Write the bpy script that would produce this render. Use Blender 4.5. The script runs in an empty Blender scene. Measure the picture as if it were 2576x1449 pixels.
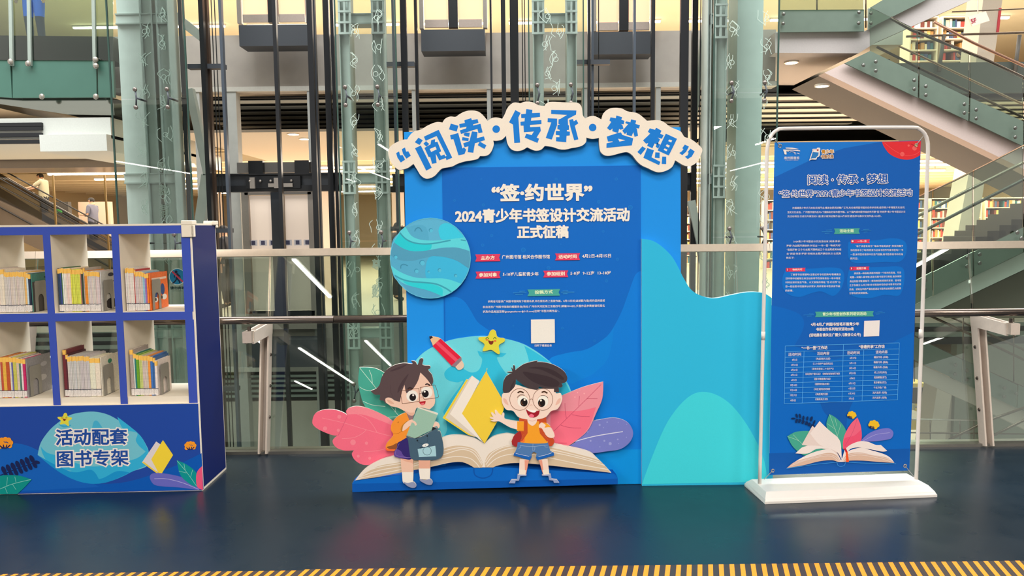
import bpy, math, random, re
import numpy as np
from mathutils import Vector, Matrix
from mathutils.geometry import tessellate_polygon, delaunay_2d_cdt
R = random.Random(7)
sc = bpy.context.scene
COL = sc.collection

# ---------------------------------------------------------------- camera, world, light, exposure
FPX, CX, CY = 1850.0, 1288.0, 724.5
EYE = Vector((0, 0, 1.6))
PITCH, ROLL = math.radians(4.78), math.radians(0.62)
FW = Vector((0, math.cos(PITCH), -math.sin(PITCH)))
_r0 = Vector((1, 0, 0)); _u0 = _r0.cross(FW)
RT = _r0 * math.cos(ROLL) - _u0 * math.sin(ROLL)
UP = _u0 * math.cos(ROLL) + _r0 * math.sin(ROLL)
cam = bpy.data.cameras.new('camera'); cam.sensor_width = 36.0; cam.lens = 36.0 * FPX / 2576.0
cam.clip_start = 0.05; cam.clip_end = 300
camo = bpy.data.objects.new('camera', cam); COL.objects.link(camo)
m3 = Matrix((RT, UP, -FW)).transposed()
camo.matrix_world = Matrix.Translation(EYE) @ m3.to_4x4()
sc.camera = camo
sc.view_settings.view_transform = 'Standard'
sc.view_settings.look = 'None'
sc.view_settings.gamma = 1.0
sc.view_settings.use_curve_mapping = False
sc.view_settings.exposure = 0.9
sc.cycles.use_denoising = True
sc.cycles.max_bounces = 6
sc.cycles.diffuse_bounces = 3
sc.cycles.glossy_bounces = 3
sc.cycles.transparent_max_bounces = 24
sc.cycles.caustics_reflective = False
sc.cycles.caustics_refractive = False
sc.cycles.sample_clamp_indirect = 4.0
w = bpy.data.worlds.new('hall_air'); sc.world = w; w.use_nodes = True
w.node_tree.nodes['Background'].inputs[0].default_value = (1.0, 0.95, 0.88, 1)
w.node_tree.nodes['Background'].inputs[1].default_value = 0.46

def area(name, loc, size, sizey, power, color, rot=(0, 0, 0)):
    l = bpy.data.lights.new(name, 'AREA'); l.shape = 'RECTANGLE'; l.size = size; l.size_y = sizey
    l.energy = power; l.color = color
    o = bpy.data.objects.new(name, l); o.location = loc; o.rotation_euler = rot; COL.objects.link(o)
    return o
# fill lights added under the platform ceiling, placed so their reflections stay hidden
for xx in (-7.0, 0.0, 5.8):
    area('ceiling_fill_light', (xx, -3.2, 4.6), 1.4, 5.0, 325, (1.0, 0.94, 0.86))
area('ceiling_fill_light', (0.3, 1.6, 4.6), 2.2, 1.2, 55, (1.0, 0.94, 0.86))
# reading rooms beyond the lifts, one lamp per storey
area('reading_room_light', (-2, 24, 3.35), 30, 12, 2500, (1.0, 0.86, 0.68))
area('reading_room_light', (15, 28, 3.35), 10, 14, 2600, (1.0, 0.86, 0.68))
area('upper_room_light', (2, 22, 8.4), 34, 10, 2300, (1.0, 0.93, 0.84))
area('lower_room_light', (10, 24, -1.4), 16, 12, 1000, (1.0, 0.92, 0.8))
area('lobby_fill_light', (-1, 15.0, 3.0), 14, 1.6, 260, (1.0, 0.92, 0.82))
area('lobby_fill_light', (7.0, 16.4, 3.6), 5, 2.0, 350, (1.0, 0.93, 0.86))  # added fill, its bounce off the floor brightens the landing soffit
# unseen fill light added over the atrium to brighten its far side
area('atrium_fill_light', (0, 8.0, 10.5), 26, 5.0, 2100, (0.94, 0.98, 1.0), rot=(math.radians(18), 0, 0))

# ---------------------------------------------------------------- projection helpers
def ray(px, py):
    return FW * FPX + RT * (px - CX) + UP * (CY - py)
def W(px, py, Y):
    d = ray(px, py); return EYE + d * (Y / d.y)
def ZP(px, py, z):
    d = ray(px, py); return EYE + d * ((z - EYE.z) / d.z)
def lin(c):
    return tuple(((v / 255) / 12.92) if v / 255 <= 0.04045 else (((v / 255) + 0.055) / 1.055) ** 2.4 for v in c[:3])

# ---------------------------------------------------------------- materials
MC = {}
def mat(col, rough=0.55, metal=0.0, k=1.0, noise=0.03, emit=0, coat=0.0, scale=40, spec=0.5, bump=0.0):
    key = (col, rough, metal, k, noise, emit, coat, scale, spec, bump)
    if key in MC: return MC[key]
    m = bpy.data.materials.new('surface'); m.use_nodes = True
    nt = m.node_tree; b = nt.nodes['Principled BSDF']
    c = tuple(v * k for v in lin(col))
    b.inputs['Roughness'].default_value = rough
    b.inputs['Metallic'].default_value = metal
    b.inputs['Coat Weight'].default_value = coat
    b.inputs['Specular IOR Level'].default_value = spec
    if emit:
        b.inputs['Base Color'].default_value = (*c, 1)
        b.inputs['Emission Color'].default_value = (*c, 1)
        b.inputs['Emission Strength'].default_value = emit
    else:
        tc = nt.nodes.new('ShaderNodeTexCoord')
        n = nt.nodes.new('ShaderNodeTexNoise'); n.inputs['Scale'].default_value = scale; n.inputs['Detail'].default_value = 3
        r = nt.nodes.new('ShaderNodeValToRGB')
        r.color_ramp.elements[0].position = 0.3; r.color_ramp.elements[1].position = 0.7
        r.color_ramp.elements[0].color = (*[v * (1 - noise) for v in c], 1)
        r.color_ramp.elements[1].color = (*[min(1, v * (1 + noise)) for v in c], 1)
        nt.links.new(tc.outputs['Object'], n.inputs['Vector'])
        nt.links.new(n.outputs['Fac'], r.inputs['Fac']); nt.links.new(r.outputs['Color'], b.inputs['Base Color'])
        if bump:
            bp = nt.nodes.new('ShaderNodeBump'); bp.inputs['Strength'].default_value = bump; bp.inputs['Distance'].default_value = 0.01
            nt.links.new(n.outputs['Fac'], bp.inputs['Height']); nt.links.new(bp.outputs['Normal'], b.inputs['Normal'])
    MC[key] = m
    return m
def ink(c):                      # printed colour on foam board or fabric
    return mat(tuple(c), rough=0.6, k=0.93, noise=0.025, scale=300, spec=0.22)
def glass(tint=(205, 232, 222), refl=0.10, key='g'):
    kk = ('glass', tint, refl)
    if kk in MC: return MC[kk]
    m = bpy.data.materials.new('clear_glass'); m.use_nodes = True; nt = m.node_tree
    for n in list(nt.nodes): nt.nodes.remove(n)
    out = nt.nodes.new('ShaderNodeOutputMaterial'); mix = nt.nodes.new('ShaderNodeMixShader')
    tr = nt.nodes.new('ShaderNodeBsdfTransparent'); gl = nt.nodes.new('ShaderNodeBsdfGlossy')
    tr.inputs['Color'].default_value = (*lin(tint), 1); gl.inputs['Roughness'].default_value = 0.0
    fr = nt.nodes.new('ShaderNodeFresnel'); fr.inputs['IOR'].default_value = 1.5
    mm = nt.nodes.new('ShaderNodeMath'); mm.operation = 'MULTIPLY'; mm.inputs[1].default_value = refl / 0.04
    nt.links.new(fr.outputs[0], mm.inputs[0]); nt.links.new(mm.outputs[0], mix.inputs['Fac'])
    nt.links.new(tr.outputs[0], mix.inputs[1]); nt.links.new(gl.outputs[0], mix.inputs[2])
    nt.links.new(mix.outputs[0], out.inputs['Surface'])
    MC[kk] = m
    return m
def lamp(col, s):
    return mat(tuple(col), emit=s)

# ---------------------------------------------------------------- object helpers
ORG = {}
def props(o, label=None, cat=None, group=None, kind=None):
    if label: o['label'] = label
    if cat: o['category'] = cat
    if group: o['group'] = group
    if kind: o['kind'] = kind
    return o
def thing(name, label, cat, loc=(0, 0, 0), group=None):
    o = bpy.data.objects.new(name, None); COL.objects.link(o); o.empty_display_size = 0.1
    o.location = loc; ORG[o.name] = Vector(loc)
    return props(o, label, cat, group)
class MB:
    def __init__(s): s.v = []; s.f = []; s.m = []; s.mats = []
    def mi(s, m):
        if m not in s.mats: s.mats.append(m)
        return s.mats.index(m)
    def add(s, vs, fs, m):
        b = len(s.v); s.v += [Vector(v) for v in vs]; i = s.mi(m)
        for f in fs: s.f.append([b + k for k in f]); s.m.append(i)
        return s
    def hexa(s, p, m):           # p: 8 points, 0-3 one face, 4-7 the opposite
        return s.add(p, [(0, 3, 2, 1), (4, 5, 6, 7), (0, 1, 5, 4), (1, 2, 6, 5), (2, 3, 7, 6), (3, 0, 4, 7)], m)
    def box(s, x0, x1, y0, y1, z0, z1, m):
        return s.hexa([(x0, y0, z0), (x1, y0, z0), (x1, y1, z0), (x0, y1, z0), (x0, y0, z1), (x1, y0, z1), (x1, y1, z1), (x0, y1, z1)], m)
    def prism(s, pts, back, m, mside=None):   # pts: ordered 3-D points, back: vector
        n = len(pts); pts = [Vector(p) for p in pts]
        tri = tessellate_polygon([pts])
        s.add(pts, [tuple(t) for t in tri], m)
        if back is not None:
            q = [p + back for p in pts]
            s.add(q, [tuple(reversed(t)) for t in tri], mside or m)
            s.add(pts + q, [(i, (i + 1) % n, n + (i + 1) % n, n + i) for i in range(n)], mside or m)
        return s
    def tube(s, pts, r, m, n=8, caps=True):
        pts = [Vector(p) for p in pts]; N = len(pts); rings = []
        for i, p in enumerate(pts):
            t = (pts[min(i + 1, N - 1)] - pts[max(i - 1, 0)]).normalized()
            a = t.cross(Vector((0.13, 0.31, 1)) if abs(t.z) < 0.9 else Vector((1, 0.1, 0))).normalized(); b = t.cross(a)
            rr = r[i] if isinstance(r, (list, tuple)) else r
            rings.append([p + a * rr * math.cos(2 * math.pi * k / n) + b * rr * math.sin(2 * math.pi * k / n) for k in range(n)])
        vs = [v for q in rings for v in q]
        fs = [(i * n + k, i * n + (k + 1) % n, (i + 1) * n + (k + 1) % n, (i + 1) * n + k) for i in range(N - 1) for k in range(n)]
        if caps: fs += [tuple(reversed(range(n))), tuple(range((N - 1) * n, N * n))]
        return s.add(vs, fs, m)
    def beam(s, a, b, w, h, m, up=Vector((0, 0, 1))):      # rectangular bar from a to b
        a = Vector(a); b = Vector(b); t = (b - a).normalized()
        x = t.cross(up)
        if x.length < 1e-4: x = t.cross(Vector((1, 0, 0)))
        x.normalize(); y = x.cross(t)
        c = [(-1, -1), (1, -1), (1, 1), (-1, 1)]
        return s.hexa([p + x * (i * w / 2) + y * (j * h / 2) for p in (a, b) for i, j in c], m)
    def ball(s, c, r, m, n=8, k=5, sc_=(1, 1, 1)):
        vs = []; fs = []
        for i in range(k + 1):
            th = math.pi * i / k
            for j in range(n):
                ph = 2 * math.pi * j / n
                vs.append(Vector(c) + Vector((r * sc_[0] * math.sin(th) * math.cos(ph), r * sc_[1] * math.sin(th) * math.sin(ph), r * sc_[2] * math.cos(th))))
        for i in range(k):
            for j in range(n): fs.append((i * n + j, i * n + (j + 1) % n, (i + 1) * n + (j + 1) % n, (i + 1) * n + j))
        return s.add(vs, fs, m)
    def build(s, name, parent=None, label=None, cat=None, group=None, kind=None, smooth=False, bevel=0):
        if parent is None:
            lo = Vector((min(v.x for v in s.v), min(v.y for v in s.v), min(v.z for v in s.v)))
            hi = Vector((max(v.x for v in s.v), max(v.y for v in s.v), max(v.z for v in s.v)))
            org = Vector(((lo.x + hi.x) / 2, (lo.y + hi.y) / 2, lo.z))
        else: org = ORG[parent.name]
        me = bpy.data.meshes.new(name); me.from_pydata([v - org for v in s.v], [], s.f)
        for m in s.mats: me.materials.append(m)
        me.polygons.foreach_set('material_index', s.m)
        if smooth: me.polygons.foreach_set('use_smooth', [True] * len(me.polygons))
        me.update()
        o = bpy.data.objects.new(name, me); COL.objects.link(o)
        if parent is None: o.location = org
        else: o.parent = parent
        ORG[o.name] = org
        if bevel:
            bv = o.modifiers.new('edge', 'BEVEL'); bv.width = bevel; bv.segments = 2; bv.limit_method = 'ANGLE'
        return props(o, label, cat, group, kind)

# ---------------------------------------------------------------- flat artwork on real boards
class Plane:                     # vertical plane through two floor points
    def __init__(s, a, b, tilt=0.0):
        s.o = Vector(a); s.u = (Vector(b) - Vector(a)); s.u.z = 0; s.u.normalize()
        s.n = Vector((s.u.y, -s.u.x, 0))
        if s.n.y > 0: s.n = -s.n
        if tilt: s.n = (s.n * math.cos(tilt) + Vector((0, 0, 1)) * math.sin(tilt)).normalized()
        s.up = Vector((0, 0, 1)) if not tilt else s.n.cross(s.u) if s.n.cross(s.u).z > 0 else -s.n.cross(s.u)
    def pt(s, px, py, off=0.0):
        d = ray(px, py); t = ((s.o + s.n * off - EYE).dot(s.n)) / d.dot(s.n)
        return EYE + d * t
    def uz(s, px, py, off=0.0):
        p = s.pt(px, py, off) - s.o; return p.dot(s.u), p.dot(s.up)
    def at(s, u, z, off=0.0):
        return s.o + s.u * u + s.up * z + s.n * off
def Z(x0, y0, k):
    def f(st):
        out = []
        for t in st.split():
            sharp = t.endswith('!'); a, b = t.rstrip('!').split(',')
            out.append((x0 + float(a) * k, y0 + float(b) * k, sharp))
        return out
    f.k = k; f.o = (x0, y0)
    return f
PX = Z(0, 0, 1)
def smooth(p, closed=True, n=5):
    N = len(p); out = []
    def tan(i):
        if p[i][2]: return (0.0, 0.0)
        a, b = ((i - 1) % N, (i + 1) % N) if closed else (max(i - 1, 0), min(i + 1, N - 1))
        return ((p[b][0] - p[a][0]) / 2, (p[b][1] - p[a][1]) / 2)
    for i in range(N if closed else N - 1):
        j = (i + 1) % N; t0 = tan(i); t1 = tan(j)
        for k in range(n):
            t = k / n; h1 = 2*t**3 - 3*t**2 + 1; h2 = t**3 - 2*t**2 + t; h3 = -2*t**3 + 3*t**2; h4 = t**3 - t**2
            out.append((h1*p[i][0] + h2*t0[0] + h3*p[j][0] + h4*t1[0], h1*p[i][1] + h2*t0[1] + h3*p[j][1] + h4*t1[1]))
    if not closed: out.append(p[-1][:2])
    return out
def ell(cx, cy, rx, ry=None, a=0, n=28):
    ry = ry or rx; ca, sa = math.cos(a), math.sin(a)
    return [(cx + rx*math.cos(t)*ca - ry*math.sin(t)*sa, cy + rx*math.cos(t)*sa + ry*math.sin(t)*ca) for t in [2*math.pi*i/n for i in range(n)]]
def rounded(p): return [(q[0], q[1]) for q in p]
class Art:
    """coloured flat layers, each a hair above the last; zoom coordinates go through f"""
    def __init__(s, plane, off, f=PX, th=0.0, side=(235, 228, 215), step=0.00006):
        s.pl = plane; s.off = off; s.f = f; s.th = th; s.mb = MB(); s.i = 0; s.side = ink(side); s.step = step
    def _lay(s, pts, col, thick):
        o = s.off + s.i * s.step; s.i += 1
        P = [s.pl.pt(x, y, o) for x, y in pts]
        s.mb.prism(P, (-s.pl.n * (s.th + s.i * s.step)) if (s.th and thick) else None, ink(col), s.side)
    def P(s, col, st, f=None, t=True): s._lay([(a, b) for a, b, _ in (f or s.f)(st)], col, t); return s
    def S(s, col, st, f=None, t=True): s._lay(smooth((f or s.f)(st)), col, t); return s
    def C(s, col, x, y, r, ry=None, a=0, f=None, t=False):
        f = f or s.f; k = f.k
        s._lay(ell(f.o[0] + x*k, f.o[1] + y*k, r*k, (ry or r)*k, a), col, t); return s
    def strip(s, col, p, w):
        o = s.off + s.i * s.step; s.i += 1; L = []; Rr = []
        N = len(p)
        for i in range(N):
            a = p[max(i-1, 0)]; b = p[min(i+1, N-1)]; dx, dy = b[0]-a[0], b[1]-a[1]; l = math.hypot(dx, dy) or 1
            L.append((p[i][0] - dy/l*w/2, p[i][1] + dx/l*w/2)); Rr.append((p[i][0] + dy/l*w/2, p[i][1] - dx/l*w/2))
        V = [s.pl.pt(x, y, o) for x, y in L + Rr]
        s.mb.add(V, [(i, i+1, N+i+1, N+i) for i in range(N-1)], ink(col)); return s
    def L(s, col, st, w, f=None, closed=False):
        f = f or s.f; p = smooth(f(st), closed)
        if closed: p.append(p[0])
        return s.strip(col, p, w * f.k)
    def ring(s, col, x, y, r, w, ry=None, f=None):
        f = f or s.f; k = f.k; p = ell(f.o[0]+x*k, f.o[1]+y*k, r*k, (ry or r)*k, n=36); p.append(p[0])
        return s.strip(col, p, w*k)
    def text(s, items, step_up=True):
        """items: (string, x0,y0, x1,y1 baseline ends, char height px, colour, bold, f)"""
        raw = text_meshes([it[0] for it in items], [3 if isinstance(it[7], (list, tuple)) or it[7] >= .02 else 1 for it in items])
        o = s.off + (s.i + 1) * s.step; s.i += 2
        for it, (vs, fs, ed) in zip(items, raw):
            st, x0, y0, x1, y1, h, col, bold = it[:8]; f = it[8] if len(it) > 8 else s.f; k = f.k
            if not vs: continue
            x0, y0, x1, y1 = f.o[0]+x0*k, f.o[1]+y0*k, f.o[0]+x1*k, f.o[1]+y1*k; h *= k
            lo = min(v[0] for v in vs); hi = max(v[0] for v in vs); l = math.hypot(x1-x0, y1-y0)
            sx = l / (hi - lo); sy = h / 0.90; dx, dy = (x1-x0)/l, (y1-y0)/l
            def mp(x, y, oo):
                X = (x - lo) * sx; Y = (y + 0.07) * sy
                return s.pl.pt(x0 + dx*X + dy*Y, y0 + dy*X - dx*Y, oo)
            widths = bold if isinstance(bold, (list, tuple)) else [(bold, col)]
            for wi, (bw, c) in enumerate(widths):
                oo = o + wi * s.step
                if not bw:
                    s.mb.add([mp(x, y, oo) for x, y in vs], fs, ink(c)); continue
                if 0 < bw < .016:          # slightly heavier print: two passes a hair apart
                    for q, (ox, oy) in enumerate(((-bw, -bw * .5), (bw, bw * .5))):
                        s.mb.add([mp(x + ox, y + oy, oo + q * s.step * .4) for x, y in vs], fs, ink(c))
                    continue
                cells = {}; iv = sorted((min(vs[a][0], vs[b][0]) - abs(bw), max(vs[a][0], vs[b][0]) + abs(bw)) for a, b in ed)
                mg = [list(iv[0])]
                for a, b in iv[1:]:
                    if a <= mg[-1][1] + .004: mg[-1][1] = max(mg[-1][1], b)
                    else: mg.append([a, b])
                def cell(x): return next((q for q, (a, b) in enumerate(mg) if a <= x <= b), 0)
                for fq in (fs if bw > 0 else []): cells.setdefault(cell(vs[fq[0]][0]), ([], []))[0].append(fq)
                for a, b in ed: cells.setdefault(cell(vs[a][0]), ([], []))[1].append((a, b))
                ab = abs(bw)
                for ci, (cf, ce) in cells.items():
                    mp_ = {}; V = []; F = []
                    for fq in cf:
                        for k_ in fq:
                            if k_ not in mp_: mp_[k_] = len(V); V.append(Vector(vs[k_]))
                        F.append(tuple(mp_[k_] for k_ in fq))
                    for a, b in ce:
                        (ax, ay), (bx, by) = vs[a], vs[b]; ex, ey = bx-ax, by-ay; q = math.hypot(ex, ey)
                        if q < 1e-6: continue
                        ex, ey = ex/q*ab*0.8, ey/q*ab*0.8; nx, ny = -ey*1.25, ex*1.25; n0 = len(V)
                        V += [Vector((ax-ex+nx, ay-ey+ny)), Vector((bx+ex+nx, by+ey+ny)), Vector((bx+ex-nx, by+ey-ny)), Vector((ax-ex-nx, ay-ey-ny))]
                        F.append((n0+3, n0+2, n0+1, n0))
                    F = [f_ if sum(V[f_[q]].x * V[f_[(q+1) % len(f_)]].y - V[f_[(q+1) % len(f_)]].x * V[f_[q]].y for q in range(len(f_))) > 0 else tuple(reversed(f_)) for f_ in F]
                    r = delaunay_2d_cdt(V, [], F, 1, 1e-5)
                    s.mb.add([mp(v[0], v[1], oo) for v in r[0]], covered(r[0], r[2], V, F), ink(c))
        s.i += 3
        return s
    def build(s, name, parent, **k): return s.mb.build(name, parent, **k)
def covered(rv, rf, V, F):
    """triangles of the planar mesh whose centre lies in one of the convex faces F"""
    P = np.array([[sum(rv[i][0] for i in f) / len(f), sum(rv[i][1] for i in f) / len(f)] for f in rf])
    Q = np.array([[V[i][:2] for i in (f if len(f) == 4 else f + (f[-1],))] for f in F if len(f) in (3, 4)])
    ok = np.zeros(len(P), bool)
    for a in range(0, len(P), 400):
        p = P[a:a + 400][:, None, :]; ins = np.ones((p.shape[0], len(Q)), bool)
        for k in range(4):
            e = Q[:, (k + 1) % 4] - Q[:, k]; d = p - Q[None, :, k]
            ins &= (e[None, :, 0] * d[..., 1] - e[None, :, 1] * d[..., 0]) >= -1e-7
        ok[a:a + 400] = ins.any(1)
    return [f for f, o in zip(rf, ok) if o]
def text_meshes(strs, res):
    obs = []
    for t, rs in zip(strs, res):
        c = bpy.data.curves.new('t', 'FONT'); c.body = t; c.resolution_u = rs
        o = bpy.data.objects.new('t', c); COL.objects.link(o); obs.append(o)
    bpy.context.view_layer.update(); dg = bpy.context.evaluated_depsgraph_get(); out = []
    for o in obs:
        e = o.evaluated_get(dg); me = e.to_mesh()
        vs = [(v.co.x, v.co.y) for v in me.vertices]; fs = [tuple(p.vertices) for p in me.polygons]
        cnt = {}
        for f in fs:
            for i in range(len(f)):
                k = tuple(sorted((f[i], f[(i+1) % len(f)]))); cnt[k] = cnt.get(k, 0) + 1
        out.append((vs, fs, [k for k, n in cnt.items() if n == 1])); e.to_mesh_clear()
    for o in obs:
        c = o.data; bpy.data.objects.remove(o); bpy.data.curves.remove(c)
    return out
def copy_tree(o, parent=None):
    c = o.copy(); COL.objects.link(c); c.parent = parent
    for ch in list(o.children): copy_tree(ch, c)
    return c
# ================================================================ setting: our platform
STEEL = mat((176, 170, 160), rough=.28, metal=.85, noise=.03); DKSTEEL = mat((120, 108, 100), rough=.22, metal=.9)
def flr_mat():
    m = bpy.data.materials.new('platform_floor'); m.use_nodes = True; nt = m.node_tree; b = nt.nodes['Principled BSDF']
    tc = nt.nodes.new('ShaderNodeTexCoord'); n = nt.nodes.new('ShaderNodeTexNoise'); n.inputs['Scale'].default_value = 1.3; n.inputs['Detail'].default_value = 5
    r = nt.nodes.new('ShaderNodeValToRGB'); r.color_ramp.elements[0].color = (*lin((20, 33, 43)), 1); r.color_ramp.elements[1].color = (*lin((25, 39, 50)), 1)
    n2 = nt.nodes.new('ShaderNodeTexNoise'); n2.inputs['Scale'].default_value = 7; n2.inputs['Detail'].default_value = 1
    mr = nt.nodes.new('ShaderNodeMapRange'); mr.inputs['To Min'].default_value = .24; mr.inputs['To Max'].default_value = .34
    bp = nt.nodes.new('ShaderNodeBump'); bp.inputs['Strength'].default_value = .004; bp.inputs['Distance'].default_value = .01
    for a_, b_ in ((tc.outputs['Object'], n.inputs['Vector']), (tc.outputs['Object'], n2.inputs['Vector']), (n.outputs['Fac'], r.inputs['Fac']), (r.outputs['Color'], b.inputs['Base Color']), (n2.outputs['Fac'], mr.inputs['Value']), (mr.outputs['Result'], b.inputs['Roughness'])): nt.links.new(a_, b_)
    b.inputs['Specular IOR Level'].default_value = .42
    return m
YE = ZP(1000, 1140, 0).y
m = MB(); m.box(-18, 18, -32, YE, -.35, 0, flr_mat()); m.build('floor', kind='structure')
m = MB(); m.box(-18, 18, YE, YE + .12, -.5, .022, STEEL); m.build('trim_1', kind='structure')
CEI = mat((196, 192, 184), rough=.8)
m = MB(); m.box(-18, 18, -32, 3.4, 4.75, 5.0, CEI); m.build('ceiling', kind='structure')
m = MB(); m.box(-18, 18, -32.2, -32, 0, 4.75, mat((205, 198, 186), rough=.8)); m.build('wall_back', kind='structure')

# hazard tape: two strips butted together
def stripes(name, x0, x1, w0, label):
    r = thing(name, label, 'floor tape', ((x0 + x1) / 2, 3.3, 0))
    yt = lambda x: ZP(1288, 1427, 0).y + .003 * x + w0
    DK = mat((44, 32, 30), rough=.5); YL = mat((238, 136, 8), rough=.45, noise=.04, scale=60)
    m = MB(); m.add([(x0, yt(x0) - .2, .0006), (x1, yt(x1) - .2, .0006), (x1, yt(x1), .0006), (x0, yt(x0), .0006)], [(0, 1, 2, 3)], DK); m.build('tape', r)
    m = MB(); p = .0500; x = x0
    while x < x1 - .03:
        s_ = .052; m.add([(x - s_ + 0, yt(x) - .2, .0011), (x + p*.44 - s_, yt(x) - .2, .0011), (x + p*.44, yt(x), .0011), (x, yt(x), .0011)], [(0, 1, 2, 3)], YL); x += p
    m.build('yellow_stripes', r, kind='stuff')
    return r
xj = ZP(765, 1436, 0).x
stripes('hazard_tape', -3.6, xj, -.008, 'yellow and black hazard tape on the floor before the bookcase')
stripes('hazard_tape', xj + .002, 3.8, .002, 'yellow and black hazard tape on the floor before backdrop and banner')

# ================================================================ glass parapet, leaning outwards
TL = math.radians(10.0); Y0 = YE + .05
GP = Plane((-1, Y0, 0), (1, Y0, 0), tilt=TL)
def gpt(x, z, off=0.0):                 # x along, z height up the leaning pane
    return Vector((x, Y0 + z * math.tan(TL), z)) + GP.n * off
par = thing('glass_parapet', 'leaning glass parapet with steel posts at the platform edge', 'parapet', (0, Y0, 0))
GG = glass((222, 232, 226), .10)
JX = [-6.93, -5.21, -3.50, -1.78, -.06, 1.65, 3.37, 5.09, 6.8]
ZT = 1.425
for a0, a1 in zip(JX[:-1], JX[1:]):
    m = MB(); m.hexa([gpt(a0 + .006, .02), gpt(a1 - .006, .02), gpt(a1 - .006, .02, -.012), gpt(a0 + .006, .02, -.012), gpt(a0 + .006, ZT), gpt(a1 - .006, ZT), gpt(a1 - .006, ZT, -.012), gpt(a0 + .006, ZT, -.012)], GG)
    m.build('glass_pane', par)
PW = mat((222, 206, 192), rough=.4, metal=.1)
for x0 in JX:
    m = MB()
    for dx in (-.026, .026):
        m.hexa([gpt(x0 + dx + e, z, o) for z in (.0, .90) for e, o in ((-.006, .012), (.006, .012), (.006, .085), (-.006, .085))], PW)
    m.hexa([gpt(x0 + e, z, o) for z in (.0, .9) for e, o in ((-.019, .013), (.019, .013), (.019, .02), (-.019, .02))], mat((180, 168, 158), rough=.5))
    post = m.build('post', par)
    m = MB()
    for dx in (-.026, .026):
        m.hexa([Vector((x0 + dx + e, 0, 0)) + q for q in (gpt(0, .84, .01), gpt(0, .93, .01)) for e, q in ((-.007, q), (.007, q), (.007, Vector((0, YE - .20, q.z * .9 + .07))), (-.007, Vector((0, YE - .20, q.z * .9 + .07))))], PW)
    m.box(x0 - .03, x0 + .03, YE - .24, YE - .14, .84, .915, PW); m.build('arm', par)
    m = MB(); m.tube([(x0, YE - .19, .91), (x0, YE - .19, .945)], .012, DKSTEEL); m.build('rail_stem', par)
    for zz in (.25, .47, .69):
        m = MB(); c = gpt(x0 + .034, zz, .045); m.ball(c, .013, DKSTEEL, sc_=(.7, 1, 1)); m.build('bolt', post); m = MB(); m.ball(gpt(x0 - .034, zz, .045), .013, DKSTEEL, sc_=(.7, 1, 1)); m.build('bolt', post)
RZ = W(700, 805, YE - .19).z
m = MB(); m.tube([(x, YE - .19, RZ) for x in (-7, -3.31)], .0265, DKSTEEL, n=16)
m.tube([(x, YE - .19, RZ) for x in (-3.306, -1.205)], .0265, DKSTEEL, n=16); m.tube([(x, YE - .19, RZ) for x in (-1.201, 1.9)], .0265, DKSTEEL, n=16); m.tube([(x, YE - .19, RZ) for x in (1.904, 7)], .0265, DKSTEEL, n=16)
m.build('handrail', par, smooth=True)
m = MB()
for a0, a1 in zip((-7, -3.5, -.06, 1.9), (-3.502, -.062, 1.898, 7)): m.hexa([gpt(x, z, o) for z in (ZT - .025, ZT + .028) for x, o in ((a0, .014), (a1, .014), (a1, -.028), (a0, -.028))], mat((214, 198, 180), rough=.3, metal=.55))
m.build('cap_rail', par)
# no-running sticker
so = GP.uz(443, 697); r = thing('warning_sticker', 'round blue no-running sticker on the parapet glass behind the bookcase', 'sticker', tuple(GP.pt(443, 735, .002)))
a = Art(GP, .002, PX)
a.C((190, 215, 210), 446, 696, 21); a.C((30, 120, 160), 446, 696, 19.5)
a.C((24, 36, 60), 443, 684, 3.6); a.L((24, 36, 60), '444,688 447,695 444,702', 7); a.L((24, 36, 60), '444,702 440,708 434,713', 3.5); a.L((24, 36, 60), '446,702 451,707 452,712', 3.5); a.L((24, 36, 60), '446,690 452,694 453,699', 2.6); a.L((24, 36, 60), '443,690 438,694 440,698', 2.6)
a.L((180, 60, 80), '433,683 460,709', 4)
a.text([("请勿奔跑", 428, 728, 466, 728, 7.5, (20, 45, 48), .03), ("NO RUNNING", 434, 733, 460, 733, 3.2, (20, 45, 48), 0)])
a.build('sticker_face', r)

# ================================================================ far side of the atrium
CON = mat((172, 164, 155), rough=.85, noise=.06, scale=3, bump=.15); PLW = mat((200, 196, 186), rough=.7); BLKM = mat((18, 20, 24), rough=.6); WRM = mat((226, 206, 170), rough=.8)
FB = 46
m = MB(); m.box(-22, 24, 13.4, FB, -.25, 0, mat((190, 176, 158), rough=.4)); m.build('floor_1', kind='structure')
m = MB(); m.box(-22, 7.0, 13.4, FB, 4.75, 5.0, PLW); m.box(7.0, 24, 16.2, FB, 4.75, 5.0, PLW); m.box(7.0, 24, 16.1, 16.2, 4.35, 5.0, mat((74, 80, 74), rough=.5)); m.build('floor_2', kind='structure')
m = MB(); m.box(-22, 24, 13.4, FB, -5.3, -5.0, mat((196, 186, 172), rough=.4)); m.build('floor_3', kind='structure')
m = MB(); m.box(-22, 24, 12.0, FB, 8.65, 9.0, WRM); m.build('ceiling_2', kind='structure')
LX0, LX1 = W(288, 300, 13.2).x, W(1952, 100, 13.2).x
for z0, z1_, nm in ((4.0, 4.985, 'wall_1'), (-.96, 0.0, 'wall_2'), (-6.2, -5.0, 'wall_3')):
    m = MB(); m.box(LX0, LX1, 13.2, 13.4, z0, z1_, CON)
    m.box(LX0, LX1, 13.08, 13.2, z0, z0 + .08, PLW); m.build(nm, kind='structure')
YW = mat((236, 206, 176), rough=.8)
m = MB(); m.box(-22, 24, 34, 34.2, 5, 9.4, YW); m.build('wall_4', kind='structure')
m = MB(); m.box(-22, 24, FB, FB + .2, -5, 5, WRM); m.build('wall_5', kind='structure')
m = MB(); m.box(-22, 24, 20.0, FB, 3.72, 3.8, WRM); m.build('ceiling_3', kind='structure')
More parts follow.
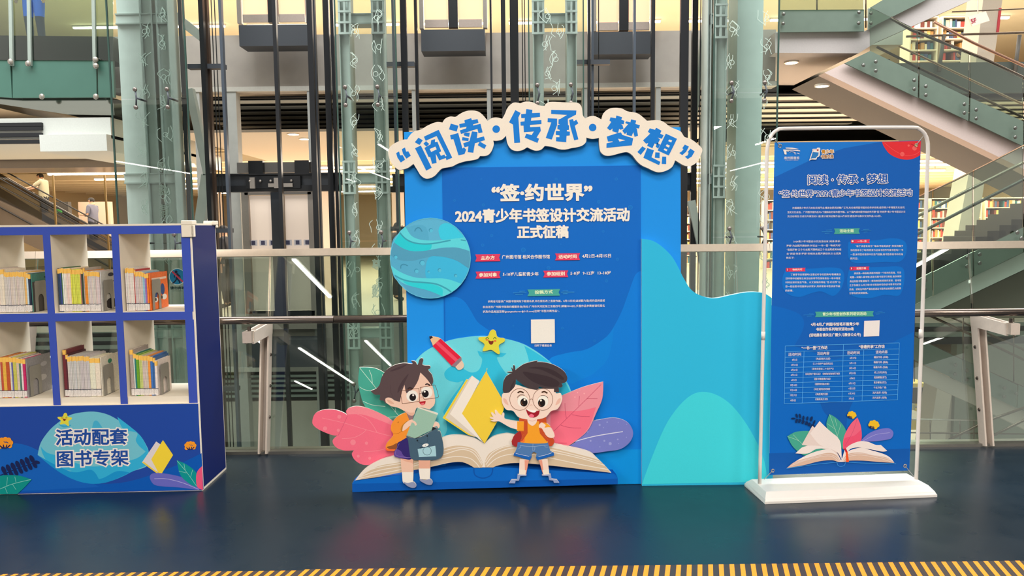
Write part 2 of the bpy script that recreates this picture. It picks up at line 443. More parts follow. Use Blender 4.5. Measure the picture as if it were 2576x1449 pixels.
m = MB(); m.box(-22, 24, 17.8, FB, -1.25, -1.2, WRM); m.build('ceiling_4', kind='structure')
for k, (xa, xb) in enumerate(((-21.9, -22), (24, 24.1))):
    m = MB(); m.box(min(xa, xb), max(xa, xb) , 13.4, FB, -5, 9.4, WRM); m.build(('wall_left', 'wall_right')[k], kind='structure')
# slatted ceilings under each slab
def baffles(nm, z, x0, x1, y0, y1, pitch, col, slab):
    rt = bpy.data.objects.new(nm, None); COL.objects.link(rt); rt.location = (0, y0, z); ORG[rt.name] = Vector((0, y0, z)); rt['kind'] = 'structure'
    m = MB(); m.box(x0, x1, y0, y1, z + .03, z + .06, BLKM); m.build('black_backing', rt)
    y = y0 + .1
    while y < y1 - .2:
        m = MB(); m.box(x0, x1, y, y + pitch * .48, z, z + .012, col); m.build('slat', rt); y += pitch
baffles('ceiling_5', 3.92, -6.5, 4.5, 13.45, 18.4, .66, mat((186, 188, 182), rough=.8), 0)
baffles('ceiling_14', 4.3, 4.5, 9.3, 15.9, 21.5, .86, mat((206, 206, 198), rough=.8), 0)
baffles('ceiling_13', 4.2, 9.4, 20, 16.25, 19.5, .66, mat((190, 192, 184), rough=.8), 0)
# horizontal fin grilles in the walls below our storey
def grille(nm, xa, xb, Yg, ys, th):
    rt = bpy.data.objects.new(nm, None); COL.objects.link(rt); zb, zt_ = W(1288, ys[-1] + th, Yg).z, W(1288, ys[0] - th, Yg).z; rt.location = (xa, Yg, zb); ORG[rt.name] = Vector((xa, Yg, zb)); rt['kind'] = 'structure'
    m = MB(); m.box(xa, xb, Yg + .06, Yg + .10, zb, zt_, BLKM); m.build('black_backing', rt)
    for y in ys:
        z_ = W(1288, y, Yg).z; m = MB(); m.box(xa, xb, Yg, Yg + .06, z_ - th * .25 * Yg / 1850, z_ + th * .25 * Yg / 1850, mat((150, 162, 154), rough=.8)); m.build('slat', rt)
grille('wall_20', LX0, LX1, 13.25, (940, 952, 964, 977, 990), 12)
grille('wall_21', 6.0, 18.0, 15.0, (775, 800, 827, 853), 26)
grille('wall_22', -16.0, LX0 - .1, 15.0, (822, 842, 862, 882), 20)
m = MB(); m.box(LX0, LX1, 13.3, 13.45, -5, -1.55, mat((196, 192, 180), rough=.7)); m.build('wall_23', kind='structure')
m = MB(); m.box(W(2402, 1000, 15.1).x, 18, 15.1, 15.3, -5, -.85, mat((130, 136, 122), rough=.8)); m.box(-16, LX0 - .1, 15.1, 15.3, -5, -1.1, mat((120, 140, 132), rough=.8)); m.build('wall_24', kind='structure')
# lobby soffit over the landing doors with downlights
m = MB(); m.box(-6.5, 4.0, 14.05, 20.0, 3.42, 3.47, mat((206, 196, 182), rough=.8)); m.build('ceiling_7', kind='structure')
def downlight(p, label, r_=.10):
    t = thing('downlight', label, 'downlight', tuple(p)); m = MB()
    m.tube([p + Vector((0, 0, -.004)), p + Vector((0, 0, .03))], r_ * 1.2, mat((235, 225, 210), rough=.4), n=18); m.build('trim_ring', t)
    m = MB(); m.tube([p + Vector((0, 0, -.008)), p + Vector((0, 0, -.004))], r_, lamp((255, 214, 168), 9), n=18); m.build('lens', t)
def zray(px, py, z): return ZP(px, py, z)
for k, q in enumerate(((738, 338), (767, 350))): downlight(ZP(q[0], q[1], 3.405), ('downlight over the landing, nearer to the atrium', 'downlight over the landing, second from the atrium')[k], .1)
# ceiling line lamps
def lamp_line(x0, x1, y, z, label, s, grp, col=(255, 244, 226), w_=.10):
    t = thing('line_lamp', label, 'ceiling lamp', ((x0 + x1) / 2, y, z), grp)
    m = MB(); m.box(x0, x1, y - w_/2, y + w_/2, z, z + .05, lamp(col, s)); m.build('diffuser', t)
    m = MB(); m.box(x0 - .02, x1 + .02, y - w_/2 - .02, y + w_/2 + .02, z + .05, z + .10, PLW); m.box(x0 + .3, x0 + .32, y - .01, y + .01, z + .1, z + .415 if z < 5 else z + .1001, PLW); m.box(x1 - .32, x1 - .3, y - .01, y + .01, z + .1, z + .415 if z < 5 else z + .1001, PLW); m.build('housing', t)
rows_ = [(21.2, 'first'), (22.5, 'second'), (25, 'third'), (28, 'fourth'), (31, 'fifth'), (35, 'sixth')]
ORDL = ['first', 'second', 'third', 'fourth', 'fifth', 'sixth', 'seventh', 'eighth', 'ninth', 'tenth', 'eleventh', 'twelfth', 'thirteenth', 'fourteenth']
for y, nm in rows_:
    for k, x0 in enumerate(range(-14, 16, 6)):
        lamp_line(x0, x0 + 4.6, y, 3.30, 'long ceiling lamp, %s reading room row, %s from the escalator side' % (nm, ORDL[k]), 7, 'reading room ceiling lamps')
for y, nm in ((18.5, 'nearer'), (26, 'farther')):
    for k, x0 in enumerate(range(-15, 20, 3)):
        lamp_line(x0, x0 + 2.2, y, 8.55, 'short upper storey ceiling lamp, %s row, %s from the balcony side' % (nm, ORDL[k]), 9, 'upper storey ceiling lamps')
# warm wooden ceiling ribs of the reading room
rb = MB()
for i in [q for q in range(1, 14) if not 22.6 < 18.6 + q * 1.7 < 26.4]: rb.box(-21.4, 23.4, 18.6 + i * 1.7, 18.9 + i * 1.7, 3.45, 3.7, mat((244, 230, 200), rough=.7))
rb.build('trim_2', kind='stuff')
# steel posts of the landing walls
for k, (xa, xb) in enumerate(((495, 510), (577, 601), (778, 786), (1039, 1048), (1226, 1237), (1464, 1478), (1647, 1659))):
    m = MB(); x0, x1 = W(xa, 300, 13.2).x, W(xb, 300, 13.2).x; m.box(x0, x1, 13.1, 13.3, -5, 4.05, mat((178, 178, 172), rough=.7, noise=.05, scale=6)); m.build('trim_%d' % (k + 3), kind='structure')

# ================================================================ lift bays
BK = mat((24, 26, 30), rough=.35, metal=.3); SL = mat((74, 82, 92), rough=.35, metal=.5); PALE = mat((168, 180, 172), rough=.6, noise=.05, scale=5); DG = mat((58, 62, 68), rough=.5)
ZLO, ZHI = -4.2, 9.0
def vbar(par_, nm, xa, xb, Y, mt, dy=.08, z0=ZLO, z1_=ZHI, at=300):
    x0, x1 = W(xa, at, Y).x, W(xb, at, Y).x; m = MB(); m.box(x0, x1, Y, Y + dy, z0, z1_, mt); return m.build(nm, par_)
bays = [('lift_shaft', 'lift shaft behind the bookcase end with ropes and a grey landing door', 700, [(511, 522, 11.6, BK), (523, 533, 11.75, mat((60, 46, 36), rough=.4)), (561, 568, 11.3, SL), (694, 703, 11.3, BK), (780, 793, 11.6, BK), (794, 800, 11.75, DG), (820, 834, 12.2, BK), (838, 846, 12.2, BK), (460, 469, 11.6, BK)], [536, 544, 552]),
        ('lift_shaft', 'lift shaft rising behind the middle of the title board', 1140, [(991, 997, 11.3, SL), (1012, 1027, 11.6, BK), (1047, 1054, 11.9, BK), (1235, 1240, 11.3, BK), (1263, 1274, 11.6, BK), (1285, 1306, 12.2, BK)], [1000, 1316, 1322]),
        ('lift_shaft', 'lift shaft between title board and wide pale glass-clad column', 1568, [(1479, 1486, 11.6, BK), (1488, 1494, 11.75, SL), (1593, 1599, 11.3, SL), (1638, 1647, 11.6, BK), (1711, 1731, 11.5, BK), (1740, 1754, 12.2, BK)], [1760, 1766, 1506])]
PK = mat((250, 190, 150), emit=.42); FRM = mat((150, 142, 134), rough=.35, metal=.4)  # upper door glow is emission standing in for the lit lift interiors
doors = [(606, 776, 60, 64, 117), (1062, 1220, 73, 76, 130), (1495, 1640, 80, 82, 138)]
def sx(px, Y, py=300): return W(px, py, Y).x
for (nm, lab, cx, bars, ropes), (dx0, dx1, dyt, ty0, ty1) in zip(bays, doors):
    t = thing(nm, lab, 'lift shaft', (sx(cx, 11.6), 11.6, ZLO))
    for xa, xb, Y, mt in bars: vbar(t, 'guide_rail', xa, xb, Y, mt)
    for x in ropes:
        m = MB(); xx = sx(x, 12); m.tube([(xx, 12, ZLO), (xx, 12, ZHI)], .008, BK, n=6); m.build('rope', t)
    # landing doors on the upper storey with the dark toe guard below
    x0, x1 = W(dx0, 60, 13.0).x, W(dx1, 60, 13.0).x; zs = W(cx, dyt, 13.0).z; mid = (x0 + x1) / 2
    for a0, a1 in ((x0 + .05, mid - .09), (mid + .09, x1 - .05)):
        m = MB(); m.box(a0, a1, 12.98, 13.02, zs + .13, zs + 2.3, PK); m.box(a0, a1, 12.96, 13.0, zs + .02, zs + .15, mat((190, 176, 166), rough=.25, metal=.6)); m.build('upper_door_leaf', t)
    m = MB(); m.box(x0 - .04, x0 + .03, 12.94, 13.05, zs, zs + 2.4, FRM); m.box(x1 - .03, x1 + .04, 12.94, 13.05, zs, zs + 2.4, FRM); m.box(mid - .08, mid + .08, 12.9, 13.0, zs, zs + 2.4, BK); m.build('upper_door_frame', t)
    x0, x1 = W(dx0 - 2, 90, 12.6).x, W(dx1, 90, 12.6).x
    m = MB(); m.box(x0, x1, 12.55, 12.95, W(cx, ty1, 12.6).z, W(cx, ty0, 12.6).z, DG); m.build('toe_guard', t)
    # landing door on our storey
    w2 = (x1 - x0) * 1.02; xm = W(cx + 8, 600, 13.1).x; z0, z1_ = 0.02, 2.2
    m = MB()
    for s_ in (-1, 1): m.box(xm + s_ * w2/2 - .06, xm + s_ * w2/2 + .06, 12.98, 13.16, z0, z1_ + .16, FRM)
    m.box(xm - w2/2, xm + w2/2, 12.98, 13.16, z1_, z1_ + .16, FRM); m.box(xm - w2/2, xm + w2/2, 12.98, 13.16, z0, z0 + .13, BK); m.build('door_frame', t)
    for s_ in (-1, 1):
        a0, a1 = sorted((xm + s_ * .10, xm + s_ * (w2/2 - .07)))
        m = MB(); m.box(a0, a1, 13.04, 13.08, z0 + .14, z1_ - .01, mat((226, 206, 188), emit=.22)); lf = m.build('door_leaf', t)  # leaf emission stands in for the bright interior behind the glass
        m = MB(); m.box(a0, a1, 13.03, 13.04, z0 + .14, 1.25, mat((232, 216, 198), rough=.5)); m.build('lower_film', lf)
        m = MB()
        for k in range(3):
            xx = (a0 + a1)/2 + (k - 1) * .17; m.box(xx - .065, xx + .065, 13.035, 13.04, 1.31, 1.41, mat((235, 230, 235), rough=.4)); m.box(xx - .035, xx + .03, 13.03, 13.035, 1.325, 1.395, mat((80, 80, 110), rough=.4))
        m.build('notice_strip', lf)
    m = MB(); m.box(xm - .10, xm + .10, 12.9, 13.02, z0, z1_ + .1, mat((44, 48, 54), rough=.4)); m.build('centre_post', t)
    # door gear above
    xa, xb = W(cx - 150, 460, 12.4).x, W(cx + 165, 460, 12.4).x; zc = W(cx, 460, 12.4).z
    m = MB(); m.box(xa, xb, 12.3, 12.5, zc - .06, zc + .12, mat((44, 48, 54), rough=.45)); m.box(xa, xb, 12.25, 12.5, zc + .12, zc + .15, BK); m.box(xa - .05, xb, 12.25, 12.52, zc - .15, zc - .05, BK)
    gear = m.build('door_gear_beam', t)
    m = MB(); m.box(xm - .28, xm + .62, 12.22, 12.3, zc - .10, zc + .1, BK); m.box(xm - .2, xm - .12, 12.18, 12.22, zc - .1, zc + .08, FRM); m.box(xm + .1, xm + .5, 12.18, 12.22, zc - .08, zc - .02, FRM); m.box(xm + .2, xm + .28, 12.17, 12.22, zc - .1, zc + .07, FRM)
    for k in range(5): m.ball((xm - .2 + k * .17, 12.19, zc + .02), .022, FRM)
    m.build('door_motor', gear)
    m = MB(); m.box(xm - w2/2 - .1, xm + w2/2 + .1, 12.95, 13.1, 2.58, 2.76, mat((96, 92, 88), rough=.5)); m.box(xm - .45, xm - .2, 12.85, 12.95, 2.55, 2.78, BK); m.box(xm + .35, xm + .6, 12.85, 12.95, 2.55, 2.78, BK); m.build('upper_beam', t)
    m = MB(); m.box(x0, x1, 12.55, 12.95, -.78, -.3, DG); m.build('lower_toe_guard', t)
    m = MB(); m.box(xm - w2/2 - .1, xm + w2/2 + .1, 12.85, 13.2, -.16, 0.02, FRM); m.build('sill', t)
    for k in range(4):
        m = MB(); zz = -1.0 + k * 2.55; m.box(W(bars[0][0], 300, 11.7).x - .2, W(bars[0][1], 300, 11.7).x + .3, 11.68, 11.8, zz, zz + .07, DG); m.build('rail_bracket', t)
# white sill lamp seen low in the first bay
# ---------------------------------------------------------------- columns with glass skin
twr = [('steel_column', 'pale steel column pair behind etched glass at the bookcase', [(308, 368, .25), (372, 398, .14), (412, 438, .14)], 285, 470, 1),
       ('steel_column', 'pale steel column pair between bookcase and title board', [(864, 886, .12), (946, 969, .12)], 862, 982, 2),
       ('steel_column', 'pale steel column pair rising above the title board centre', [(1345, 1366, .12), (1428, 1448, .12)], 1340, 1452, 3),
       ('steel_column', 'pale steel column beside the wide box column', [(1797, 1821, .12), (1776, 1782, .1)], 1790, 1826, 4)]
GT = mat((206, 216, 210), rough=.5, noise=.05, scale=5)
def ladder(t, xa, xb, Y, ztop):
    m = MB(); x0, x1 = sx(xa, Y), sx(xb, Y); w_ = (x1 - x0)
    for k in range(4): m.box(x0 - .032, x1 + .032, Y - .034, Y - .003, ztop - .02 - k * .16, ztop + .01 - k * .16, GT)
    for k in range(3): m.box(x0 - .03 + k * (w_ + .03) / 2, x0 + k * (w_ + .03) / 2, Y - .03, Y, ztop - .48, ztop, GT)
    m.build('splice_plate', t)
TW = []
for nm, lab, cols, g0, g1, k in twr:
    t = thing(nm, lab, 'steel column', (sx(cols[0][0], 11.5), 11.5, ZLO)); TW.append(t)
    for xa, xb, dp in cols:
        x0, x1 = sx(xa, 11.5), sx(xb, 11.5); m = MB()
        if dp > .2: m.box(x0, x1, 11.5, 11.9, ZLO, ZHI, GT)
        else:
            m.box(x0, x1, 11.5, 11.52, ZLO, ZHI, GT); m.box((x0+x1)/2 - .012, (x0+x1)/2 + .012, 11.52, 11.72, ZLO, ZHI, GT); m.box(x0, x1, 11.72, 11.74, ZLO, ZHI, GT)
            m.box(x0 - .012, x0, 11.42, 11.76, ZLO, ZHI, PALE); m.box(x1, x1 + .012, 11.42, 11.76, ZLO, ZHI, PALE)
        m.build('upright', t)
    x0, x1 = sx(cols[0][0], 11.5), sx(cols[-1][1], 11.5)
    for yy in (50, 450, 838):
        zz = W(cols[0][0], yy, 11.5).z; m = MB(); m.box(x0, x1, 11.46, 11.66, zz - .07, zz + .07, GT); m.box(x0, x1, 11.44, 11.68, zz + .06, zz + .08, PALE); m.box(x0, x1, 11.44, 11.68, zz - .08, zz - .06, PALE); m.build('crossbeam', t)
        if k in (2, 3): ladder(t, cols[0][0], cols[0][1], 11.42, zz + .26); ladder(t, cols[1][0], cols[1][1], 11.42, zz + .26)
        elif k == 4: ladder(t, cols[0][0], cols[0][1], 11.42, zz + .2)
t = thing('box_column', 'wide pale green box column between title board and banner', 'steel column', (sx(1885, 11.6), 11.6, ZLO))
m = MB(); x0, x1 = sx(1852, 11.6), sx(1916, 11.6); m.box(x0, x1, 11.6, 12.1, ZLO, ZHI, mat((188, 206, 198), rough=.6, noise=.04, scale=4)); m.build('shaft', t)
m = MB(); m.box(x0 + .12, x1 + .0, 12.1, 12.15, ZLO, ZHI, PALE); m.build('rear_plate', t)
# braces welded to the outer column groups
for ti, (ax, ay), (bx, by), Y, w_ in ((0, (478, 225), (524, 440), 12.3, .12), (0, (522, 440), (500, 590), 12.3, .16), (0, (440, 40), (510, 95), 12.3, .14), (3, (1790, 60), (1765, 380), 12.3, .10), (3, (1738, 505), (1790, 760), 12.2, .12), (3, (1776, 30), (1742, 330), 12.5, .08)):
    A_, B_ = W(ax, ay, Y), W(bx, by, Y); m = MB(); m.beam(A_, B_, w_, .12, PALE, up=Vector((0, 1, 0))); m.build('diagonal_brace', TW[ti])

# etched glass skin with point fittings
LG = glass((228, 240, 234), .07)
skins = [('glass_skin', 'greenish etched glass wall in front of the column pair at the bookcase', 283, 474, [380]), ('glass_skin', 'etched glass strip in front of the columns next to the title board', 850, 1000, []),
         ('glass_skin', 'etched glass strip above the title board centre', 1332, 1468, []), ('glass_skin', 'etched glass wall in front of the wide box column by the banner', 1794, 1955, [])]
EG = mat((178, 192, 182), rough=.6)
EP = Plane((-1, 11.08, 0), (1, 11.08, 0))
fitz = [W(400, 249, 11.1).z, W(400, 612, 11.1).z, W(400, 990, 11.1).z, W(400, -130, 11.1).z]
for si, (nm, lab, xa, xb, mids) in enumerate(skins):
    t = thing(nm, lab, 'glass wall', (sx((xa + xb)/2, 11.1), 11.1, ZLO))
    x0, x1 = sx(xa, 11.1), sx(xb, 11.1); zs = [ZLO] + sorted(fitz) + [ZHI]
    for a0, a1 in zip(zs[:-1], zs[1:]):
        m = MB(); m.add([(x0, 11.1, a0 + .006), (x1, 11.1, a0 + .006), (x1, 11.1, a1 - .006), (x0, 11.1, a1 - .006)], [(0, 1, 2, 3)], LG); m.build('glass_sheet', t)
    m = MB(); EDG = mat((40, 66, 58), rough=.3)
    for x in (x0, x1): m.box(x - .009, x + .009, 11.09, 11.12, ZLO, ZHI, EDG)
    m.build('glass_edge', t)
    fx = [(345, 425), (871, 952), (1352, 1436), (1838, 1921)][si]
    for zf in fitz:
        for x in fx:
            xx = sx(x, 11.05); m = MB()
            m.tube([(xx, 11.04, zf + .12), (xx + .03, 11.0, zf), (xx, 11.04, zf - .12)], .012, DG, n=6); m.ball((xx, 11.03, zf + .13), .034, mat((120, 110, 104), rough=.3, metal=.7)); m.ball((xx, 11.03, zf - .13), .034, mat((120, 110, 104), rough=.3, metal=.7)); m.tube([(xx + .03, 11.0, zf), (xx + .03, 11.3, zf)], .015, DG, n=6); m.build('spider_fitting', t, smooth=True)
    a = Art(EP, 0.0, PX); ex = [(360, 414), (893, 950), (1400, 1376), (1842, 1925)][si]
    ink_ = (176, 190, 178) if si else (120, 138, 126)
    Rg = random.Random(si + 3)
    for q, x in enumerate(ex):
        for y in range(20 if q else 60, 830, 75):
            y += Rg.randint(-8, 8)
            for c in range(3):          # seal-script strokes etched in outline
                px_ = x - 12 + Rg.randint(0, 24); pts = ' '.join('%d,%d' % (px_ + Rg.randint(-9, 9), y + j * 12 + Rg.randint(-3, 3)) for j in range(4)); a.L(ink_, pts, 1.3)
            a.ring(ink_, x + Rg.randint(-6, 6), y + 20, 6, 1.2)
    if si == 1: a.text([("尊", 936, 678, 958, 678, 26, ink_, -.02), ("數", 936, 748, 960, 748, 32, ink_, -.02)])
    if si == 0: a.text([("平", 398, 432, 416, 432, 26, (90, 104, 92), .012), ("靜", 402, 548, 424, 548, 34, (90, 104, 92), .012), ("數", 400, 492, 422, 492, 28, (90, 104, 92), .012)])
    a.build('etched_characters', t, kind='stuff')
# ================================================================ stairs beyond the shafts
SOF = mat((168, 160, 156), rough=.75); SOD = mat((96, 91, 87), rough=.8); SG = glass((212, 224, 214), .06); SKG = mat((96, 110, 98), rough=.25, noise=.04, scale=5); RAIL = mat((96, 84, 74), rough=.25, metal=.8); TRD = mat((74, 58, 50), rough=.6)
def poly(par_, nm, Y, pts, back, mt, side=None, **k):
    m = MB(); m.prism([W(x, y, Y) for x, y in pts], Vector((0, back, 0)), mt, side); return m.build(nm, par_, **k)
def rail(par_, pts, Y, r_=.02, mt=None, nm='handrail'):
    m = MB(); m.tube([W(x, y, Y) for x, y in pts], r_, mt or RAIL, n=8); return m.build(nm, par_, smooth=True)
def studs(par_, pts, Y):
    for x, y in pts:
        m = MB(); m.ball(W(x, y, Y), .032, mat((110, 110, 104), rough=.3, metal=.8), sc_=(1, .5, 1)); m.build('stud', par_, smooth=True)
Y = 12.6
s = thing('upper_landing', 'white stair landing with dark glass skirt above the banner', 'stair landing', tuple(W(2060, 134, Y)))
poly(s, 'fascia', Y, [(1950, 82), (2174, 79), (2205, 62), (2333, -2), (2420, -60), (2560, -60), (2443, 0), (2205, 106), (2160, 134), (1950, 133)], .3, SOF)
poly(s, 'slab', Y + .3, [(1950, 84), (2174, 80), (2160, 133), (1950, 132)], 2.9, SOF)
poly(s, 'glass_skirt', Y - .1, [(1962, 25), (2174, 24), (2174, 79), (1962, 81)], .03, SKG)
poly(s, 'glass_skirt', Y - .1, [(2184, 22), (2270, -30), (2400, -110), (2400, -60), (2333, -2), (2205, 62), (2184, 75)], .03, SKG)
studs(s, [(1971, 35), (1970, 59), (2161, 31), (2160, 58), (2191, 33), (2191, 58)], Y - .15)
poly(s, 'glass_panel', Y - .12, [(1962, -60), (2174, -60), (2174, 24), (1962, 25)], .02, SG)
rail(s, [(1960, -58), (2178, -60), (2300, -120)], Y + .4)
for x in (2055, 2178): rail(s, [(x, -60), (x, 70)], Y + .02, .012, nm='post')
for lab, x, y in (('round recessed downlight in the landing soffit above the banner', 1991, 158), ('downlight in the soffit seen through the box column glass', 1921, 209)):
    p = W(x, y, Y + 1.2); p.z = W(2060, 133.5, Y + .3).z - .012; p = ZP(x, y, p.z); downlight(p, lab, .105)
# flight going down from the landing
f1 = thing('upper_stair_flight', 'pinkish white stair flight descending above the banner', 'staircase', tuple(W(2550, 417, Y - .2)))
Y2 = 12.3
poly(f1, 'fascia', Y2, [(2125, 159), (2700, 428), (2700, 490), (2558, 417), (2074, 183)], .25, mat((196, 176, 168), rough=.7))
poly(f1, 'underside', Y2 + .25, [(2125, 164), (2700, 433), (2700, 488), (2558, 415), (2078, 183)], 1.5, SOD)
G_ = [((2187, 128), (2186, 170)), ((2312, 186), (2311, 246)), ((2440, 246), (2438, 304)), ((2576, 305), (2576, 368)), ((2700, 362), (2700, 426))]
for i in range(4):
    (ax, ay), (cx_, cy_) = G_[i]; (bx, by), (dx, dy) = G_[i+1]
    a0 = (2125, 159) if i == 0 else (cx_ + 2, cy_)
    poly(f1, 'skirt_panel', Y2 - .1, [(ax + 2, ay), (bx - 2, by), (dx - 2, dy), a0], .03, SKG)
    h = 110
    poly(f1, 'glass_panel', Y2 - .1, [(ax + 2, ay - h), (bx - 2, by - h), (bx - 2, by), (ax + 2, ay)], .015, SG)
studs(f1, [(2203, 155), (2203, 178), (2172, 164), (2300, 202), (2300, 224), (2329, 217), (2329, 239), (2426, 262), (2426, 284), (2456, 276), (2456, 298), (2554, 322), (2554, 345)], Y2 - .16)
rail(f1, [(2240, 45), (2292, 75), (2480, 150), (2700, 255)], Y2 - .05, .024)
rail(f1, [(2350, 55), (2447, 107), (2576, 166), (2700, 222)], Y2 + 1.4, .024, mat((150, 112, 92), rough=.35, metal=.5))
rail(f1, [(2206, 118), (2318, 174), (2440, 232), (2576, 296), (2700, 352)], Y2 - .02, .02); rail(f1, [(2235, 104), (2318, 142), (2576, 264), (2700, 322)], Y2 + 1.3, .018, mat((170, 140, 110), rough=.35, metal=.6))
m = MB()
for i in range(16):
    x = 2200 + i * 30; y = 150 + i * 14; p = W(x, y, Y2 + .3); m.box(p.x, p.x + .24, Y2 + .26, Y2 + 1.7, p.z - .08, p.z, TRD)
m.build('treads', f1, kind='stuff')
downlight(ZP(2068, 217, W(2110, 205, Y2).z), 'tilted downlight at the head of the descending flight', .1)
# flight rising past the banner
f2 = thing('lower_stair_flight', 'ascending stair flight with steel handrails beside the banner frame', 'staircase', tuple(W(2300, 779, 11)))
Y3 = 11.0
poly(f2, 'fascia', Y3, [(2286, 774), (2576, 635), (2720, 566), (2720, 610), (2576, 678), (2362, 779), (2286, 784)], .25, mat((178, 186, 176), rough=.7))
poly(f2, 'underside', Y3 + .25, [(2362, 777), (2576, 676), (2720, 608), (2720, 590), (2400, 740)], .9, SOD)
poly(f2, 'under_stair_shade', Y3 + .2, [(2362, 780), (2720, 612), (2720, 800), (2380, 800)], .06, mat((92, 88, 76), rough=.8))  # dark sheet added in place of the shade under the flight
H_ = [((2240, 740), (2240, 795)), ((2347, 684), (2347, 744)), ((2449, 634), (2449, 695)), ((2576, 572), (2576, 634)), ((2720, 502), (2720, 566))]
for i in range(4):
    (ax, ay), (cx_, cy_) = H_[i]; (bx, by), (dx, dy) = H_[i+1]
    poly(f2, 'skirt_panel', Y3 - .1, [(ax + 2, ay), (bx - 2, by), (dx - 2, dy), (cx_ + 2, cy_)], .03, SKG)
    poly(f2, 'glass_panel', Y3 - .1, [(ax + 2, ay - 205), (bx - 2, by - 205), (bx - 2, by), (ax + 2, ay)], .015, SG)
studs(f2, [(2328, 705), (2327, 728), (2434, 648), (2433, 670), (2465, 640), (2465, 662), (2560, 585), (2570, 600)], Y3 - .16)
rail(f2, [(2300, 548), (2440, 476), (2576, 408), (2720, 336)], Y3 - .03, .024, mat((196, 186, 170), rough=.25, metal=.7))
rail(f2, [(2300, 593), (2440, 520), (2576, 451), (2720, 380)], Y3 + .05, .024, mat((120, 124, 118), rough=.25, metal=.8))
rail(f2, [(2300, 500), (2400, 455), (2576, 366), (2720, 290)], Y3 + 1.0, .014, mat((150, 110, 80), rough=.4, metal=.5), 'rear_rail')
m = MB()
for i in range(14):
    x = 2300 + i * 30; y = 668 - i * 14.5; p = W(x, y, Y3 + .3); m.box(p.x, p.x + .28, Y3 + .26, Y3 + 1.1, p.z - .45, p.z, TRD)
m.build('treads', f2, kind='stuff')
# flight going down to the lower storey
f3 = thing('basement_stair_flight', 'stair flight descending below the handrail beside the banner', 'staircase', tuple(W(2290, 960, 12)))
Y4 = 12.0
poly(f3, 'fascia', Y4, [(2200, 860), (2289, 904), (2544, 1020), (2720, 1100), (2720, 1150), (2473, 1028), (2289, 945), (2200, 905)], .25, mat((176, 168, 156), rough=.7))
J_ = [((2200, 800), (2200, 858)), ((2423, 905), (2421, 962)), ((2560, 968), (2558, 1026)), ((2700, 1030), (2700, 1092))]
for i in range(3):
    (ax, ay), (cx_, cy_) = J_[i]; (bx, by), (dx, dy) = J_[i+1]
    poly(f3, 'skirt_panel', Y4 - .1, [(ax + 2, ay), (bx - 2, by), (dx - 2, dy), (cx_ + 2, cy_)], .03, SKG)
studs(f3, [(2404, 918), (2403, 941), (2433, 932), (2433, 955), (2527, 976), (2526, 998), (2557, 990)], Y4 - .16)
rail(f3, [(2330, 790), (2460, 850), (2576, 905), (2700, 962)], Y4 + .1, .022); rail(f3, [(2380, 792), (2576, 880), (2700, 935)], Y4 + 1.2, .022); rail(f3, [(2270, 830), (2420, 905), (2700, 1030)], Y4 - .05, .014)
rail(f3, [(2385, 1108), (2480, 1060), (2620, 1010)], Y4 - 1.2, .02); rail(f3, [(2500, 1095), (2620, 1035)], Y4 - 1.2, .02)
for x in (2300, 2423, 2550): rail(f3, [(x, 795), (x, 960)], Y4 - .06, .01, nm='post')
# low balustrade bar and lower storey column
m = MB(); m.prism([W(2440, 420, 17.5), W(2482, 420, 17.5), W(2450, 640, 17.5), W(2400, 640, 17.5)], Vector((0, .6, 0)), mat((196, 184, 168), rough=.7)); m.build('column', None, 'leaning cream column in front of the library shelves beside the banner', 'column', kind='thing')
lb = thing('lower_balustrade', 'thin steel bars of the lower storey balustrade near the desk', 'balustrade', tuple(W(2400, 1110, 11.5)))
rail(lb, [(2283, 1054), (2470, 1058)], 11.5, .012, STEEL); rail(lb, [(2283, 1088), (2576, 1092)], 11.5, .012)
for x in (2340, 2415, 2450): rail(lb, [(x, 1056), (x, 1108)], 11.5, .008, nm='post')
m = MB(); m.prism([W(2358, 975, 15), W(2395, 985, 15), W(2320, 1492, 15), W(2278, 1492, 15)], Vector((0, .5, 0)), mat((206, 196, 180), rough=.7)); m.build('column', None, 'slanting cream column of the lower storey beside the desk', 'column', kind='thing')
m = MB(); m.prism([W(2395, 985, 15.2), W(2600, 1050, 15.2), W(2600, 1150, 15.2), W(2372, 1140, 15.2)], Vector((0, .2, 0)), mat((214, 202, 186), rough=.8)); m.build('wall_6', kind='structure')
m = MB(); m.prism([W(2480, -60, 16.6), W(2530, -60, 16.6), (W(2488, 240, 16.6)), W(2446, 240, 16.6)], Vector((0, .6, 0)), mat((196, 184, 168), rough=.7)); m.build('column', None, 'leaning cream column with a red stripe behind the stair flights', 'column', kind='thing')
m = MB(); m.prism([W(2514, 20, 16.58), W(2520, 20, 16.58), W(2513, 82, 16.58), W(2507, 82, 16.58)], Vector((0, .02, 0)), mat((190, 60, 70), rough=.6)); m.build('direction_strip', None, 'narrow red lettered strip on the leaning column', 'sign')
t = thing('floor_sign', 'small white hanging floor sign reading 5F above the stairs', 'sign', tuple(W(2460, 50, 15)))
m = MB(); m.prism([W(2436, 42, 15), W(2480, 28, 15), W(2490, 52, 15), W(2446, 66, 15)], Vector((0, .03, 0)), mat((236, 214, 196), rough=.6)); m.build('board', t)
a = Art(Plane((0, 14.99, 0), (1, 14.99, 0)), 0, PX); a.text([("5F", 2445, 60, 2458, 56, 14, (170, 60, 80), .02)]); a.build('lettering', t)
m = MB(); m.tube([W(2460, 34, 15.01), W(2460, -40, 15.01)], .01, STEEL, n=6); m.build('hanger', t)
